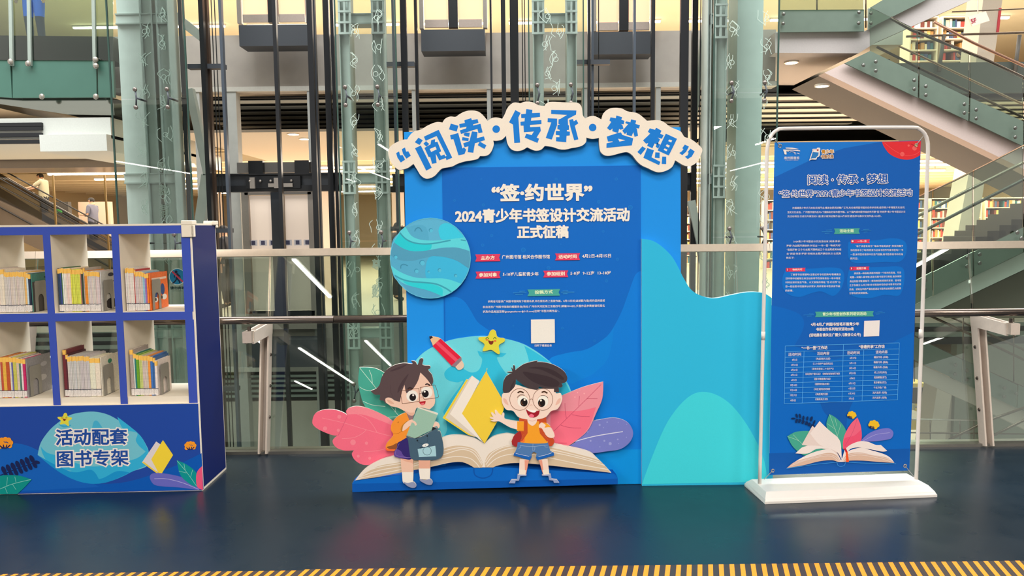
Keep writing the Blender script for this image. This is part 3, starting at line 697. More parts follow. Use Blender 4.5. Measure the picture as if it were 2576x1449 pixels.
# upper storey balustrade behind the stairs
ub = thing('upper_balustrade', 'dark steel balustrade with slender posts behind the upper stairs', 'balustrade', tuple(W(2450, 180, 16.0)))
rail(ub, [(2280, 92), (2450, 86), (2700, 78)], 16.0, .024); rail(ub, [(2395, 30), (2576, 22)], 16.0, .014)
for x in (2362, 2553): rail(ub, [(x + 12, 88), (x, 180)], 16.0, .04, mat((90, 88, 84), rough=.5), 'post')

# ---------------------------------------------------------------- bookshelves of the reading room
bcols = [(200, 70, 60), (235, 220, 190), (60, 110, 120), (240, 200, 120), (120, 60, 50), (230, 230, 220), (70, 90, 130), (200, 150, 90)]
def shelf_unit(x0, x1, y, z0, h, label):
    t = thing('library_bookshelf', label, 'bookshelf', ((x0 + x1)/2, y, z0))
    CR_ = mat((238, 222, 196), rough=.7); m = MB(); n = 7
    for k in range(n + 1): m.box(x0, x1, y, y + .5, z0 + k * h / n, z0 + k * h / n + .03, CR_)
    m.box(x0 - .03, x0, y, y + .5, z0, z0 + h + .03, CR_); m.box(x1, x1 + .03, y, y + .5, z0, z0 + h + .03, CR_); m.box(x0, x1, y + .48, y + .5, z0, z0 + h, CR_); m.build('carcass', t)
    m = MB()
    for k in range(n):
        x = x0 + .02
        while x < x1 - .12:
            w_ = R.uniform(.04, .11); hh = h / n * R.uniform(.55, .82); m.box(x, x + w_ * .9, y + .08, y + .4, z0 + k * h/n + .03, z0 + k * h/n + .03 + hh, mat(R.choice(bcols), rough=.7)); x += w_ if R.random() < .93 else w_ + .15
    m.build('books', t, kind='stuff')
for k in range(5):
    x0 = W(1930 + k * 138, 500, 26).x; shelf_unit(x0, x0 + 1.75, 26, .0, 2.4, 'cream library shelf full of books, %s from the box column' % ['first', 'second', 'third', 'fourth', 'fifth'][k])
shelf_unit(6.6, 8.4, 30, 0, 2.3, 'cream library shelf further back behind the box column')
for k, lbl in enumerate(('bright upper storey shelf behind the crossing handrails', 'second upper storey shelf behind the crossing handrails')):
    shelf_unit(W(2290 + k * 80, 150, 20).x, W(2355 + k * 80, 150, 20).x, 20, 5.0, 2.0, lbl)
# white panels between lobby and reading room
for k, (xa, xb, Y, ya, yb, c) in enumerate(((1830, 1852, 19, 500, 640, (244, 214, 176)), (395, 470, 22, 540, 700, (236, 224, 200)), (196, 290, 29, 508, 760, (206, 186, 168)), (800, 860, 18, 480, 780, (234, 216, 196)), (548, 560, 17, 470, 780, (150, 130, 110)), (985, 1040, 18, 480, 780, (226, 200, 180)), (1760, 1800, 18, 470, 780, (226, 204, 180)), (128, 186, 26, 508, 760, (70, 66, 62)))):
    m = MB(); A_, B_ = W(xa, ya, Y), W(xb, yb, Y); m.box(A_.x, B_.x, Y, Y + .2, 0, A_.z, mat(c, rough=.7)); m.build('wall_%d' % (8 + k), kind='structure')
# desk on the lower storey
t = thing('office_desk', 'white office desk on the lower storey beside the banner frame', 'desk', tuple(W(2300, 1040, 18)))
m = MB(); A_ = W(2240, 1058, 17); z_ = A_.z; m.box(A_.x, W(2342, 1058, 17).x, 17, 19.5, z_, z_ + .05, mat((244, 236, 226), rough=.4)); m.build('desk_top', t)
for x in (A_.x + .1, W(2335, 1058, 17).x):
    m = MB(); m.box(x - .03, x + .03, 17.1, 17.16, z_ - .75, z_, STEEL); m.build('leg', t)
p = W(2318, 1000, 18)
t = thing('monitor', 'black computer monitor standing on the white desk', 'monitor', (p.x, 18, z_ + .05)); m = MB(); m.box(p.x - .28, p.x + .25, 18, 18.06, z_ + .15, z_ + .55, BLKM); m.build('screen', t); m = MB(); m.box(p.x - .04, p.x + .04, 18.0, 18.05, z_ + .05, z_ + .2, BLKM); m.box(p.x - .14, p.x + .14, 17.9, 18.1, z_ + .05, z_ + .07, BLKM); m.build('stand', t)
for k, (x, y, c, l) in enumerate(((2296, 1030, (200, 210, 190), 'pale green jar on the white desk'), (2312, 1036, (210, 190, 170), 'beige cup on the white desk'))):
    t2 = MB(); p = ZP(x, y, z_ + .05); t2.tube([p, p + Vector((0, 0, .14))], .05, mat(c, rough=.4), n=12); t2.build(('jar', 'cup')[k], None, l, ('jar', 'cup')[k])
m = MB(); A_ = W(2283, 965, 20); m.box(A_.x, A_.x + 1.0, 20, 20.6, A_.z - 1.3, A_.z, mat((196, 176, 90), rough=.6)); m.build('storage_cabinet', None, 'yellowish storage cabinet behind the black monitor', 'cabinet')

# ================================================================ storey side at the picture edge
Y = 12.4
eb = thing('glass_balcony', 'teal glass-clad balcony of the upper storey above the bookcase', 'balcony', tuple(W(140, 245, Y)))
TEAL = mat((70, 108, 95), rough=.3, noise=.03, scale=3); TD = mat((44, 62, 56), rough=.4)
for pts in ([(-120, 146), (25, 152), (30, 246), (-120, 236)], [(31, 152), (242, 152), (243, 245), (32, 246)], [(246, 152), (284, 152), (288, 245), (247, 245)]): poly(eb, 'cladding_panel', Y, pts, .05, TEAL)
poly(eb, 'edge_beam', Y + .1, [(-120, 88), (284, 92), (284, 152), (-120, 150)], .5, TD)
poly(eb, 'glass_panel', Y - .02, [(-120, -60), (228, -60), (236, 152), (-120, 150)], .012, glass((200, 220, 210), .06)); poly(eb, 'glass_panel', Y - .02, [(232, -60), (284, -60), (284, 152), (240, 152)], .012, glass((200, 220, 210), .06))
for xa in (24, 70, 233): poly(eb, 'post', Y - .06, [(xa - 4, -40), (xa + 4, -40), (xa + 8, 165), (xa, 165)], .04, mat((150, 160, 150), rough=.4))
for x, y in ((26, 155), (240, 150), (241, 166), (70, 160), (105, 243), (241, 243)):
    m = MB(); m.ball(W(x, y, Y - .08), .05, STEEL, sc_=(1, .5, 1)); m.build('fitting', eb)
ml = mat((170, 176, 168), rough=.12, metal=.9)
poly(None, 'ceiling_8', Y + .15, [(-140, 240), (284, 246), (288, 290), (170, 288), (-140, 240)], 2.2, ml, kind='structure')
W8 = mat((206, 208, 200), rough=.7)
p0, p1 = W(-200, 290, 12.6), W(288, 420, 12.6)
m = MB(); m.box(-13.5, p1.x, 12.55, 16.0, 3.15, 3.5, W8); m.build('ceiling_9', kind='structure')
cb = bpy.data.objects.new('ceiling_10', None); COL.objects.link(cb); cb.location = (-9, 12.5, 3.0); ORG[cb.name] = Vector((-9, 12.5, 3.0)); cb['kind'] = 'structure'
for y in (313, 322, 339, 356):
    m = MB(); z_ = W(50, y, 12.5).z; m.box(-13.5, W(104, y, 12.5).x, 12.5, 12.56, z_ - .035, z_ + .03, BLKM); m.build('dark_slot', cb)
m = MB(); A_ = W(108, 338, 12.5); m.box(A_.x, p1.x, 12.4, 16.0, W(200, 380, 12.4).z, W(200, 338, 12.4).z, W8); m.build('ceiling_11', kind='structure')
m = MB(); m.box(-15, p1.x - .1, 16.2, 17.5, W(100, 430, 17).z, W(100, 392, 17).z, mat((150, 136, 122), rough=.25, metal=.5)); m.build('ceiling_12', kind='structure')
# escalator with two riders
YE2 = 24.0
es = thing('escalator', 'dark escalator descending behind the bookcase with black handrails', 'escalator', tuple(W(230, 590, YE2)))
poly(es, 'truss', YE2, [(-60, 480), (60, 535), (470, 745), (470, 800), (60, 610), (-60, 560)], 1.4, mat((92, 82, 72), rough=.6))
poly(es, 'steps', YE2 + .2, [(-60, 440), (0, 472), (120, 545), (470, 735), (470, 760), (-60, 520)], .8, mat((70, 64, 56), rough=.5))
poly(es, 'glass_balustrade', YE2 - .05, [(-60, 400), (0, 436), (470, 705), (470, 760), (0, 495), (-60, 460)], .03, glass((170, 160, 140), .05))
for pts, w_ in ((((-60, 392), (0, 424), (480, 685)), .022), (((-60, 412), (0, 441), (480, 709)), .026), (((-60, 420), (0, 449), (480, 724)), .022), (((-60, 438), (0, 468), (480, 724)), .016), (((-60, 500), (0, 521), (480, 782)), .03)):
    rail(es, list(pts), YE2 - .1, w_, BLKM)
t = thing('exit_sign', 'small green exit sign in the room behind the escalator', 'sign', tuple(W(146, 530, 23.0)))
m = MB(); A_, B_ = W(138, 526, 24.6), W(154, 535, 24.6); m.box(A_.x, B_.x, 24.6, 24.66, B_.z, A_.z, lamp((90, 220, 130), 1.2)); m.build('lit_panel', t)
for x in (132, 262):
    m = MB(); A_ = W(x, 440, 20); m.box(A_.x - .02, A_.x + .02, 20, 20.04, 0, A_.z, mat((110, 88, 46), rough=.4, metal=.5)); m.build('trim_%d' % (20 + x), kind='structure')

# ================================================================ people
def person(label, base, h, face, shirt, trousers, pose, hair=(24, 20, 20), sleeves='short', group=None, hem=.90):
    """base: floor point between the feet; face: heading angle (0 = away, +x = -90 deg); pose: joint overrides in metres at 1.72 m height"""
    J = dict(pel=(0, 0, .93), spine=(0, 0, 1.12), chest=(0, .01, 1.33), neck=(0, 0, 1.46), nk2=(0, .015, 1.53), head=(0, .03, 1.62), top=(0, .02, 1.70),
             lsh=(-.18, 0, 1.40), lel=(-.24, .0, 1.13), lwr=(-.24, .08, .90), lha=(-.24, .10, .82), rsh=(.18, 0, 1.40), rel=(.24, 0, 1.13), rwr=(.24, .08, .90), rha=(.24, .10, .82),
             lhip=(-.09, 0, .88), lkn=(-.10, .02, .48), lan=(-.10, -.02, .08), lto=(-.11, .14, .03), rhip=(.09, 0, .88), rkn=(.10, .02, .48), ran=(.10, -.02, .08), rto=(.11, .14, .03))
    J.update(pose)
    RD = dict(pel=.13, spine=.125, chest=.135, neck=.06, nk2=.055, head=.108, top=.06, lsh=.065, lel=.042, lwr=.03, lha=.04, rsh=.065, rel=.042, rwr=.03, rha=.04, lhip=.095, lkn=.062, lan=.042, lto=.035, rhip=.095, rkn=.062, ran=.042, rto=.035)
    E_ = [('pel', 'spine'), ('spine', 'chest'), ('chest', 'neck'), ('neck', 'nk2'), ('nk2', 'head'), ('head', 'top'), ('chest', 'lsh'), ('lsh', 'lel'), ('lel', 'lwr'), ('lwr', 'lha'), ('chest', 'rsh'), ('rsh', 'rel'), ('rel', 'rwr'), ('rwr', 'rha'),
          ('pel', 'lhip'), ('lhip', 'lkn'), ('lkn', 'lan'), ('lan', 'lto'), ('pel', 'rhip'), ('rhip', 'rkn'), ('rkn', 'ran'), ('ran', 'rto')]
    ks = list(J); k = h / 1.72; V = [Vector(J[q]) * k for q in ks]; rd = [RD[q] * k for q in ks]
    ed = [(ks.index(a_), ks.index(b_)) for a_, b_ in E_]
    for s_ in ('l', 'r'):                      # fingers and thumb
        wr, ha = Vector(J[s_ + 'wr']), Vector(J[s_ + 'ha']); d = (ha - wr).normalized(); sd = d.cross(Vector((1, 0, 0))); sd = sd.normalized() if sd.length > .1 else Vector((0, 1, 0))
        hi = ks.index(s_ + 'ha')
        for i, (o, l) in enumerate(((-.03, .06), (-.01, .075), (.01, .07), (.03, .055))):
            a_ = len(V); V.append((ha + d * .035 + sd * o) * k); rd.append(.011 * k); ed.append((hi, a_)); b_ = len(V); V.append((ha + d * (.035 + l) + sd * o * 1.1 + Vector((0, .01, 0))) * k); rd.append(.009 * k); ed.append((a_, b_))
        a_ = len(V); V.append((ha + sd * .05 + d * .015) * k); rd.append(.012 * k); ed.append((hi, a_))
    me = bpy.data.meshes.new('b'); me.from_pydata(V, ed, []); o = bpy.data.objects.new('b', me); COL.objects.link(o)
    o.modifiers.new('s', 'SKIN'); sv = me.skin_vertices[0].data
    for i, r_ in enumerate(rd):
        w_ = 1.0; sv[i].radius = (r_ * (1.25 if i < len(ks) and ks[i] in ('pel', 'spine', 'chest') else 1), r_ * (.85 if i < len(ks) and ks[i] in ('pel', 'spine', 'chest') else 1)); sv[i].use_root = (i == 0)
    s2 = o.modifiers.new('u', 'SUBSURF'); s2.levels = 2
    bpy.context.view_layer.update(); e = o.evaluated_get(bpy.context.evaluated_depsgraph_get()); m2 = e.to_mesh()
    vs = [v.co.copy() for v in m2.vertices]; ns = [v.normal.copy() for v in m2.vertices]; fs = [tuple(p_.vertices) for p_ in m2.polygons]; e.to_mesh_clear(); bpy.data.objects.remove(o)
    rot = Matrix.Rotation(face, 3, 'Z'); base = Vector(base)
    root = thing('person', label, 'person', tuple(base), group)
    hc = Vector(J['head']) * k
    def put(nm, keep, off, mt):
        m = MB(); mp_ = {}; V_ = []; F_ = []
        for f_ in fs:
            c = sum((vs[i] for i in f_), Vector()) / len(f_)
            if keep(c / k):
                for i in f_:
                    if i not in mp_: mp_[i] = len(V_); V_.append(base + rot @ (vs[i] + ns[i] * off * k))
                F_.append(tuple(mp_[i] for i in f_))
        if F_: m.add(V_, F_, mt); m.build(nm, root, smooth=True)
    SKN = mat((206, 160, 132), rough=.6)
    put('body', lambda c: True, 0, SKN)
    nose = base + rot @ (hc + Vector((0, .098, -.01)) * k); m = MB(); m.ball(nose, .016 * k, SKN); 
    for s_ in (-1, 1):
        m.ball(base + rot @ (hc + Vector((s_ * .095, .0, -.01)) * k), .022 * k, SKN, sc_=(.5, .8, 1.2))
    m.build('nose_and_ears', root, smooth=True)
    m = MB()
    for s_ in (-1, 1): m.ball(base + rot @ (hc + Vector((s_ * .034, .086, .012)) * k), .011 * k, BLKM)
    m.ball(base + rot @ (hc + Vector((0, .084, -.045)) * k), .016 * k, mat((150, 80, 76), rough=.6), sc_=(1.4, .4, .4)); m.build('eyes_and_mouth', root)
    el_ = min(J['lel'][2], J['rel'][2])
    def arm(c): return abs(c.x) > .17
    put('shirt', lambda c: (c.z < 1.47 and c.z > hem and abs(c.x) < .20 and (Vector((c.x, c.y, 0)).length < .24)) or any((c - Vector(J[s_ + 'sh'])).length < (.22 if sleeves == 'short' else .62) and abs(c.x) > .12 and c.z < 1.5 and (c - Vector(J[s_ + 'wr'])).length > .06 and (c - Vector(J[s_ + 'ha'])).length > .09 for s_ in 'lr'), .016, mat(shirt, rough=.8, noise=.05))
    put('trousers', lambda c: c.z < .95 and c.z > .12 and not any((c - Vector(J[s_ + q])).length < .13 for s_ in 'lr' for q in ('wr', 'ha')) and abs(c.x) < .2, .014, mat(trousers, rough=.8, noise=.05))
    put('hair', lambda c: c.z > J['head'][2] + .0 and (c.y < J['head'][1] + .045 or c.z > J['head'][2] + .055) or ((c - Vector(J['head'])).length < .12 and c.y < J['head'][1] - .01 and c.z > J['head'][2] - .05), .014, mat(hair, rough=.7))
    put('shoes', lambda c: c.z < .09, .008, mat((40, 38, 40), rough=.6))
    return root
def foot(px, py_head, Y, h): p = W(px, py_head, Y); return Vector((p.x, Y, p.z - h))
PI = math.pi
person('person in a beige T-shirt and dark shorts leaning on the escalator handrail', foot(107, 433, YE2 + .5, 1.72), 1.72, PI/2 + .1, (158, 152, 128), (34, 36, 42), dict(head=(0, .09, 1.60), top=(0, .10, 1.68), nk2=(0, .05, 1.52), rel=(.22, .26, 1.24), rwr=(.2, .50, 1.18), rha=(.2, .58, 1.17), lel=(-.22, .24, 1.22), lwr=(-.2, .46, 1.18), lha=(-.2, .54, 1.17)))
person('person in a grey-blue T-shirt riding the escalator lower down', foot(231, 496, YE2 + .5, 1.72), 1.72, PI/2 - .1, (96, 98, 116), (36, 38, 46), dict(rel=(.2, .06, 1.12), rwr=(.16, .28, 1.14), rha=(.14, .35, 1.16), lel=(-.2, .05, 1.12), lwr=(-.16, .26, 1.14), lha=(-.14, .33, 1.16)))
person('person in a black shirt beyond the bookcase bracket', (W(566, 600, 15).x, 15, 0), 1.70, PI/2, (30, 30, 34), (40, 40, 46), {})
person('person in a dark jacket looking down between column and backdrop', (W(994, 600, 16.2).x, 16.2, 0), 1.74, -PI/2 + .3, (36, 38, 44), (40, 40, 46), dict(head=(0, .07, 1.61), top=(0, .09, 1.69)), sleeves='long')
person('person in a long bright blue coat and dark trousers on the upper storey', (W(62, 60, 13.6).x, 13.9, 5.0), 1.78, PI, (20, 100, 214), (34, 46, 66), {}, sleeves='long', hem=.52)
SIT = {k: (x, y, z - .45) for k, (x, y, z) in dict(pel=(0, 0, .93), spine=(0, 0, 1.12), chest=(0, .03, 1.33), neck=(0, .04, 1.46), nk2=(0, .07, 1.53), head=(0, .12, 1.60), top=(0, .14, 1.67), lsh=(-.18, .02, 1.40), lel=(-.24, .12, 1.16), lwr=(-.14, .34, 1.16), lha=(-.12, .40, 1.17), rsh=(.18, .02, 1.40), rel=(.24, .12, 1.16), rwr=(.14, .34, 1.16), rha=(.12, .40, 1.17)).items()}
SIT.update(lhip=(-.09, .02, .48), lkn=(-.11, .42, .50), lan=(-.11, .44, .08), lto=(-.11, .58, .03), rhip=(.09, .02, .48), rkn=(.11, .42, .50), ran=(.11, .44, .08), rto=(.11, .58, .03))
px_ = W(2450, 150, 18.8).x
def seated(c): return True
person('seated person in dark clothes on the upper storey behind the handrails', (px_, 18.8, 5.0), 1.75, PI/2 + .4, (44, 40, 44), (40, 38, 42), SIT, sleeves='long', hem=.50)
t = thing('chair', 'dark chair under the seated person on the upper storey', 'chair', (px_, 18.8, 5.0))
m = MB(); m.box(px_ - .22, px_ + .22, 18.58, 19.02, 5.34, 5.38, BLKM); m.build('seat', t)
m = MB(); m.box(px_ + .2, px_ + .24, 18.58, 19.02, 5.4, 5.85, BLKM); m.build('backrest', t)
for dx in (-.2, .2):
    for dy in (-.2, .2):
        m = MB(); m.box(px_ + dx - .015, px_ + dx + .015, 18.8 + dy - .015, 18.8 + dy + .015, 5.0, 5.34, BLKM); m.build('leg', t)
# ================================================================ photo backdrop
bY = ZP(1300, 1221, 0).y
BP = Plane((-1, bY, 0), (1, bY, 0))
bd = thing('photo_backdrop', 'tall blue photo backdrop with arched Chinese title and cartoon children reading', 'backdrop', (0.1, bY, 0)); bd['kind'] = 'thing'
LB, DB, MBL, CYN = (24, 150, 242), (0, 108, 206), (0, 128, 226), (46, 190, 232)
SK, SKD = (248, 208, 186), (238, 178, 152)
fr = MB()
fr.prism([BP.pt(x, y, 0) for x, y in ((1030, 1224), (1714, 1216), (1712, 320), (1016, 332))], Vector((0, 0.10, 0)), ink(LB), ink((225, 220, 215)))
for v in fr.v:
    if v.z < 0.03: v.z = 0.0
frame = fr.build('frame_panel', bd)
a = Art(BP, 0.004, PX, th=0.004, side=(20, 110, 200))
a.P(DB, '1112,422 1612,416 1614,1217 1122,1222')
a.mb.build('inner_panel', bd)
a = Art(BP, 0.0046, PX)
a.S(MBL, '1614,681! 1598,692 1581,737 1560,792 1526,847 1477,878 1426,888 1381,906! 1381,1218! 1614,1217!')
a.S((0, 134, 228), '1381,906 1426,888 1477,878 1526,847 1545,822! 1530,900 1490,942! 1440,965! 1390,960!')
a.P((0, 150, 232), '1500,1133 1613,1130 1614,1217 1500,1218')
a.S(MBL, '1120,750! 1146,747 1167,757 1184,781 1201,809 1229,830 1290,870! 1290,1000! 1122,1000!')
M1 = Z(960, 440, .345)
for x, y, r in ((727, 30, 6), (1272, 30, 10), (1711, 30, 11), (532, 186, 9), (742, 219, 11), (1047, 232, 5), (1583, 196, 12), (1814, 237, 17), (802, 442, 11), (1616, 412, 9), (737, 512, 11), (1033, 547, 17), (1306, 505, 5), (1217, 678, 13), (1720, 615, 11), (1640, 773, 11), (1318, 1118, 10), (1553, 1210, 9), (960, 1100, 6), (838, 1008, 12), (1110, 890, 6)):
    a.C((20, 126, 214), x, y, r, f=M1); a.C((12, 114, 205), x, y, r * .7, f=M1)
a.build('printed_waves', bd, kind='stuff')
a = Art(BP, 0.0095, PX, th=0.0); CR = (250, 242, 228)
wd = .034
tx = [("“签·约世界”", 808, 190, 1532, 182, 116, CR, .042, M1), ("2024青少年书签设计交流活动", 540, 346, 1806, 334, 92, CR, .04, M1),
      ("正式征稿", 992, 460, 1360, 456, 86, CR, .042, M1),
      ("广州图书馆 相关合作图书馆", 878, 612, 1226, 609, 27, CR, .018, M1), ("4月2日-8月15日", 1463, 605, 1672, 602, 27, CR, .018, M1),
      ("5-18岁儿童和青少年", 884, 738, 1144, 736, 27, CR, .018, M1), ("5-8岁  9-12岁  13-18岁", 1378, 731, 1670, 727, 27, CR, .018, M1),
      ("参赛者可登录广州图书馆网站下载报名表,并在报名表上直接作画。8月15日前(以邮戳为准)将作品快递或", 775, 932, 1628, 924, 17, CR, .012, M1),
      ("亲自送至广州图书馆南四楼服务台(地址:广州市天河区珠江东路四号,邮编510623),多图作品参赛者请将报名", 738, 972, 1626, 962, 17, CR, .012, M1),
      ("表及作品发送至邮(guangtushaoer@163.com)注明“书签比赛作品”。", 738, 1006, 1296, 1000, 17, CR, .012, M1),
      ("扫码下载报名表", 1115, 1252, 1241, 1252, 16, CR, .014, M1)]
a.text(tx)
RB = (228, 62, 100)
def ribbon(a, f, x0, y0, x1, y1, sl, col, notch=10):
    a.P(col, f'{x0},{y0} {x1},{y0+sl} {x1-notch},{(y0+y1)/2+sl} {x1},{y1+sl} {x0},{y1} {x0+notch},{(y0+y1)/2}', f=f)
for x0, y0, x1, y1, t in ((683, 580, 866, 632, '主办方'), (1265, 573, 1447, 623, '活动时间'), (685, 705, 867, 756, '参加对象'), (1179, 699, 1361, 748, '参加组别')):
    ribbon(a, M1, x0, y0, x1, y1, -3, RB)
    m = 42 if len(t) == 3 else 26
    a.text([(t, x0 + m, y1 - 13, x1 - m, y1 - 16, 27, (255, 240, 215), .03, M1)])
ribbon(a, M1, 1063, 836, 1302, 884, -4, (72, 172, 160), 12)
a.text([('投稿方式', 1118, 868, 1248, 864, 25, (225, 245, 200), .03, M1)])
for x0, x1, y in ((958, 1055, 860), (1005, 1045, 849), (975, 1030, 871), (1308, 1405, 855), (1320, 1360, 846), (1322, 1355, 867)):
    a.L((70, 170, 220), f'{x0},{y} {x1},{y-1}', 3, f=M1)
a.P((246, 240, 230), '1089,1055 1262,1052 1264,1224 1090,1228', f=M1)
a.build('printed_text', bd, kind='stuff')

# side wing with hills
a = Art(BP, 0.03, PX, th=0.03, side=(180, 225, 240))
a.S(CYN, '1614,601! 1640,605 1665,620 1690,645 1706,672 1720,700 1740,730 1770,746 1800,750 1840,742 1880,735 1920,737 1944,752! 1944,1212! 1615,1219!')
for v in a.mb.v:
    if v.z < 0.05: v.z = 0.0
wing = a.build('side_wing', bd)
a = Art(BP, 0.031, PX)
a.S((66, 218, 232), '1615,1218! 1640,1150 1680,1060 1730,1000 1776,986 1830,1010 1880,1070 1920,1150 1930,1212!')
a.build('printed_hill', wing)

# title board
T1, T2 = Z(960, 240, .16304), Z(1360, 240, .16304)
o1 = T1('102,865 125,800 200,740 320,685 395,680! 440,610 510,550 600,530 700,470 800,425 870,410 940,418! 980,360 1060,325 1140,330 1200,290 1280,250 1370,232 1480,245 1560,300 1635,393! 1700,350 1780,340 1860,360! 1900,290 1950,180 2040,110 2140,122! 2220,95 2330,105 2420,150')
o2 = T2('57,163! 100,115 180,98 400,108 560,112 630,170 650,300 688,355! 750,325 840,320 942,375! 975,270 1060,205 1160,190 1260,205 1340,245 1480,270 1560,320 1640,390! 1720,385 1820,382 1900,410 2000,485 2080,520 2165,560 2220,640 2300,665 2400,730 2490,820 2480,900 2420,1020 2340,1080 2270,1092 2200,1075 2130,1035 2075,1000! 2040,1090 1980,1140 1900,1175 1820,1187 1740,1165 1660,1125 1560,1080 1480,1010 1420,930 1350,880 1280,880 1180,905 1080,930 990,925 925,870 905,780 900,655! 800,672 705,650! 700,720 640,775 560,800 480,812 380,835 280,828 180,795 65,780!')
o3 = T1('2470,830 2420,850 2350,848 2245,800! 2180,840 2090,858 2000,830 1940,740 1920,620! 1860,680 1780,700 1722,697! 1730,760 1690,870 1620,930 1518,935! 1480,980 1400,1000 1280,1020 1170,1055 1080,1100 940,1125 880,1175 820,1240 740,1280 670,1280 600,1230 550,1150 490,1055! 420,1110 340,1140 260,1145 180,1080 130,1000 105,920')
a = Art(BP, 0.045, PX, th=0.03, side=(200, 185, 165))
a._lay(smooth(o1 + o2 + o3, n=4), (250, 237, 220), True)
tb = a.build('title_board', bd)
BL = (10, 128, 222)
GL = [[(T1, '224,890 270,865 285,925 325,920 362,990 296,1035 245,960'), (T1, '312,830 360,803 378,868 412,862 450,930 382,975 330,900')],
 [(T1, '568,652 635,692 585,765 513,722'), (T1, '515,815 605,773 773,1115 688,1160'), (T1, '652,637 880,530 1090,960 1000,1000 985,940 1003,935 848,625 680,700'), (T1, '685,705 735,750 690,790 645,745'),
  (T1, '660,810 755,755 765,690 825,675 822,720 862,715 920,862 888,880 915,932 968,912 995,962 890,1003 835,900 848,1043 778,1055 750,950 725,950')],
 [(T1, '1068,435 1185,468 1158,558 1040,523'), (T1, '1057,615 1182,580 1248,820 1270,800 1305,838 1278,905 1187,925 1108,675 1070,680'),
  (T1, '1197,443 1285,425 1277,383 1382,350 1392,382 1480,365 1495,420 1410,445 1412,465 1525,437 1558,570 1495,583 1478,515 1225,595 1207,540 1305,508 1310,480 1208,500'),
  (T1, '1265,590 1300,575 1362,575 1350,640 1275,620'), (T1, '1248,643 1345,660 1340,705 1238,695'), (T1, '1395,555 1480,565 1470,660 1578,632 1595,688 1440,740 1415,885 1328,875 1340,785 1280,800 1258,740 1355,705'), (T1, '1515,712 1617,770 1587,827 1483,768')],
 [(T1, '2063,227 2145,270 2110,340 2137,728 2047,735 2028,450 1967,413'),
  (T1, '2153,290 2225,282 2232,210 2327,222 2322,272 2443,268 2445,330 2310,345 2305,390 2465,380 2467,440 2290,455 2292,490 2447,482 2457,545 2393,650 2430,668 2405,733 2208,650 2233,590 2315,612 2350,555 2195,567 2190,465 2145,465 2142,408 2205,400 2210,348 2155,350')],
 [(T2, '163,222 552,233 547,295 420,362 423,460 438,462 437,530 405,535 405,555 452,560 450,618 400,622 395,722 238,708 238,645 290,645 290,615 233,608 235,550 293,550 295,530 258,520 262,455 300,450 275,440 277,370 305,362 410,300 162,285'),
  (T2, '110,352 255,358 255,455 172,682 80,655 165,415 107,412'), (T2, '440,380 497,363 512,400 550,375 582,430 528,468 583,678 518,692 460,490')],
 [(T2, '1062,385 1078,338 1160,352 1168,310 1257,335 1245,375 1292,392 1282,445 1235,440 1262,455 1280,515 1230,530 1212,515 1195,580 1105,552 1112,510 1070,540 1025,503 1090,410'),
  (T2, '1305,425 1318,400 1385,415 1395,370 1475,388 1462,440 1533,460 1517,512 1470,500 1485,515 1503,622 1450,640 1430,565 1405,628 1325,608 1330,570 1300,597 1260,545 1350,445'),
  (T2, '1020,635 1175,585 1238,570 1262,610 1428,662 1408,770 1015,810 1017,740 1110,718 1108,708 1040,712')],
 [(T2, '1655,560 1685,508 1765,530 1783,498 1865,545 1845,590 1898,615 1872,668 1808,650 1842,680 1800,760 1760,740 1725,815 1643,778 1660,735 1627,745 1580,695 1690,590'),
  (T2, '1932,590 2105,670 1978,927 1805,850'), (T2, '1775,790 1800,730 1845,760 1815,820'), (T2, '1570,785 1623,820 1545,918 1492,873'), (T2, '1645,812 1750,848 1710,955 1848,1025 1828,1075 1585,962'),
  (T2, '1770,878 1838,882 1835,968 1762,962'), (T2, '1877,943 1938,945 1937,1060 1868,1057')],
 [(T2, '2225,758 2288,790 2245,870 2185,922 2138,888 2175,865 2205,830 2185,815'), (T2, '2312,820 2378,865 2330,945 2270,982 2225,945 2268,925 2285,885 2268,875')]]
HO = {1: [(T1, '742,828 830,790 850,832 765,873')], 5: [(T2, '1195,668 1308,692 1217,713')],
      6: [(T2, '1985,680 2030,695 2015,725 1968,705'), (T2, '1948,755 1995,775 1978,805 1930,782'), (T2, '1915,818 1958,838 1942,862 1897,840')]}
for gi, g in enumerate(GL):
    a = Art(BP, 0.046, PX)
    for f, st in g: a.P(BL, st, f=f); a.i -= 1
    a.i += 2
    for f, st in HO.get(gi, []): a.P((250, 237, 220), st, f=f)
    a.build('title_character', tb)
for f, x, y in ((T1, 1768, 520), (T2, 803, 495)):
    a = Art(BP, 0.046, PX); a.C(BL, x, y, 58, f=f); a.build('title_dot', tb)

# planet
PLN = Z(970, 540, .15873)
a = Art(BP, 0.035, PLN, th=0.02, side=(60, 150, 200))
a.C((96, 186, 222), 710, 690, 640, t=True)
pl = a.build('planet_disc', bd)
a = Art(BP, 0.0355, PLN)
a.S((88, 178, 215), '700,690 640,200 330,200 200,300 100,450 90,800 200,1050 640,1000')
a.S((60, 210, 240), '840,230 880,160 960,135 1060,165 1160,260 1245,360 1100,385 900,395 850,320')
a.S((96, 222, 234), '320,195! 380,300 450,360 580,400 800,410 1050,385 1250,358! 1290,430 1330,575! 1150,525 1000,520 850,530 600,575 400,570 250,520 130,430! 200,310 240,250')
a.S((40, 212, 226), '130,430! 230,290! 330,400 450,455 600,475 730,470! 700,555 500,582 350,565 230,515')
a.L((60, 165, 188), '220,280 320,385 450,445 620,465 800,450 1030,405', 22); a.L((60, 165, 188), '1190,400 1270,412', 18)
a.S((84, 164, 198), '130,435! 250,520 400,575 600,575 850,535 1000,520 1150,525 1330,580! 1343,720 1315,850! 1150,740 1000,685 850,660 700,670 560,700 400,735 200,715 80,640! 100,520')
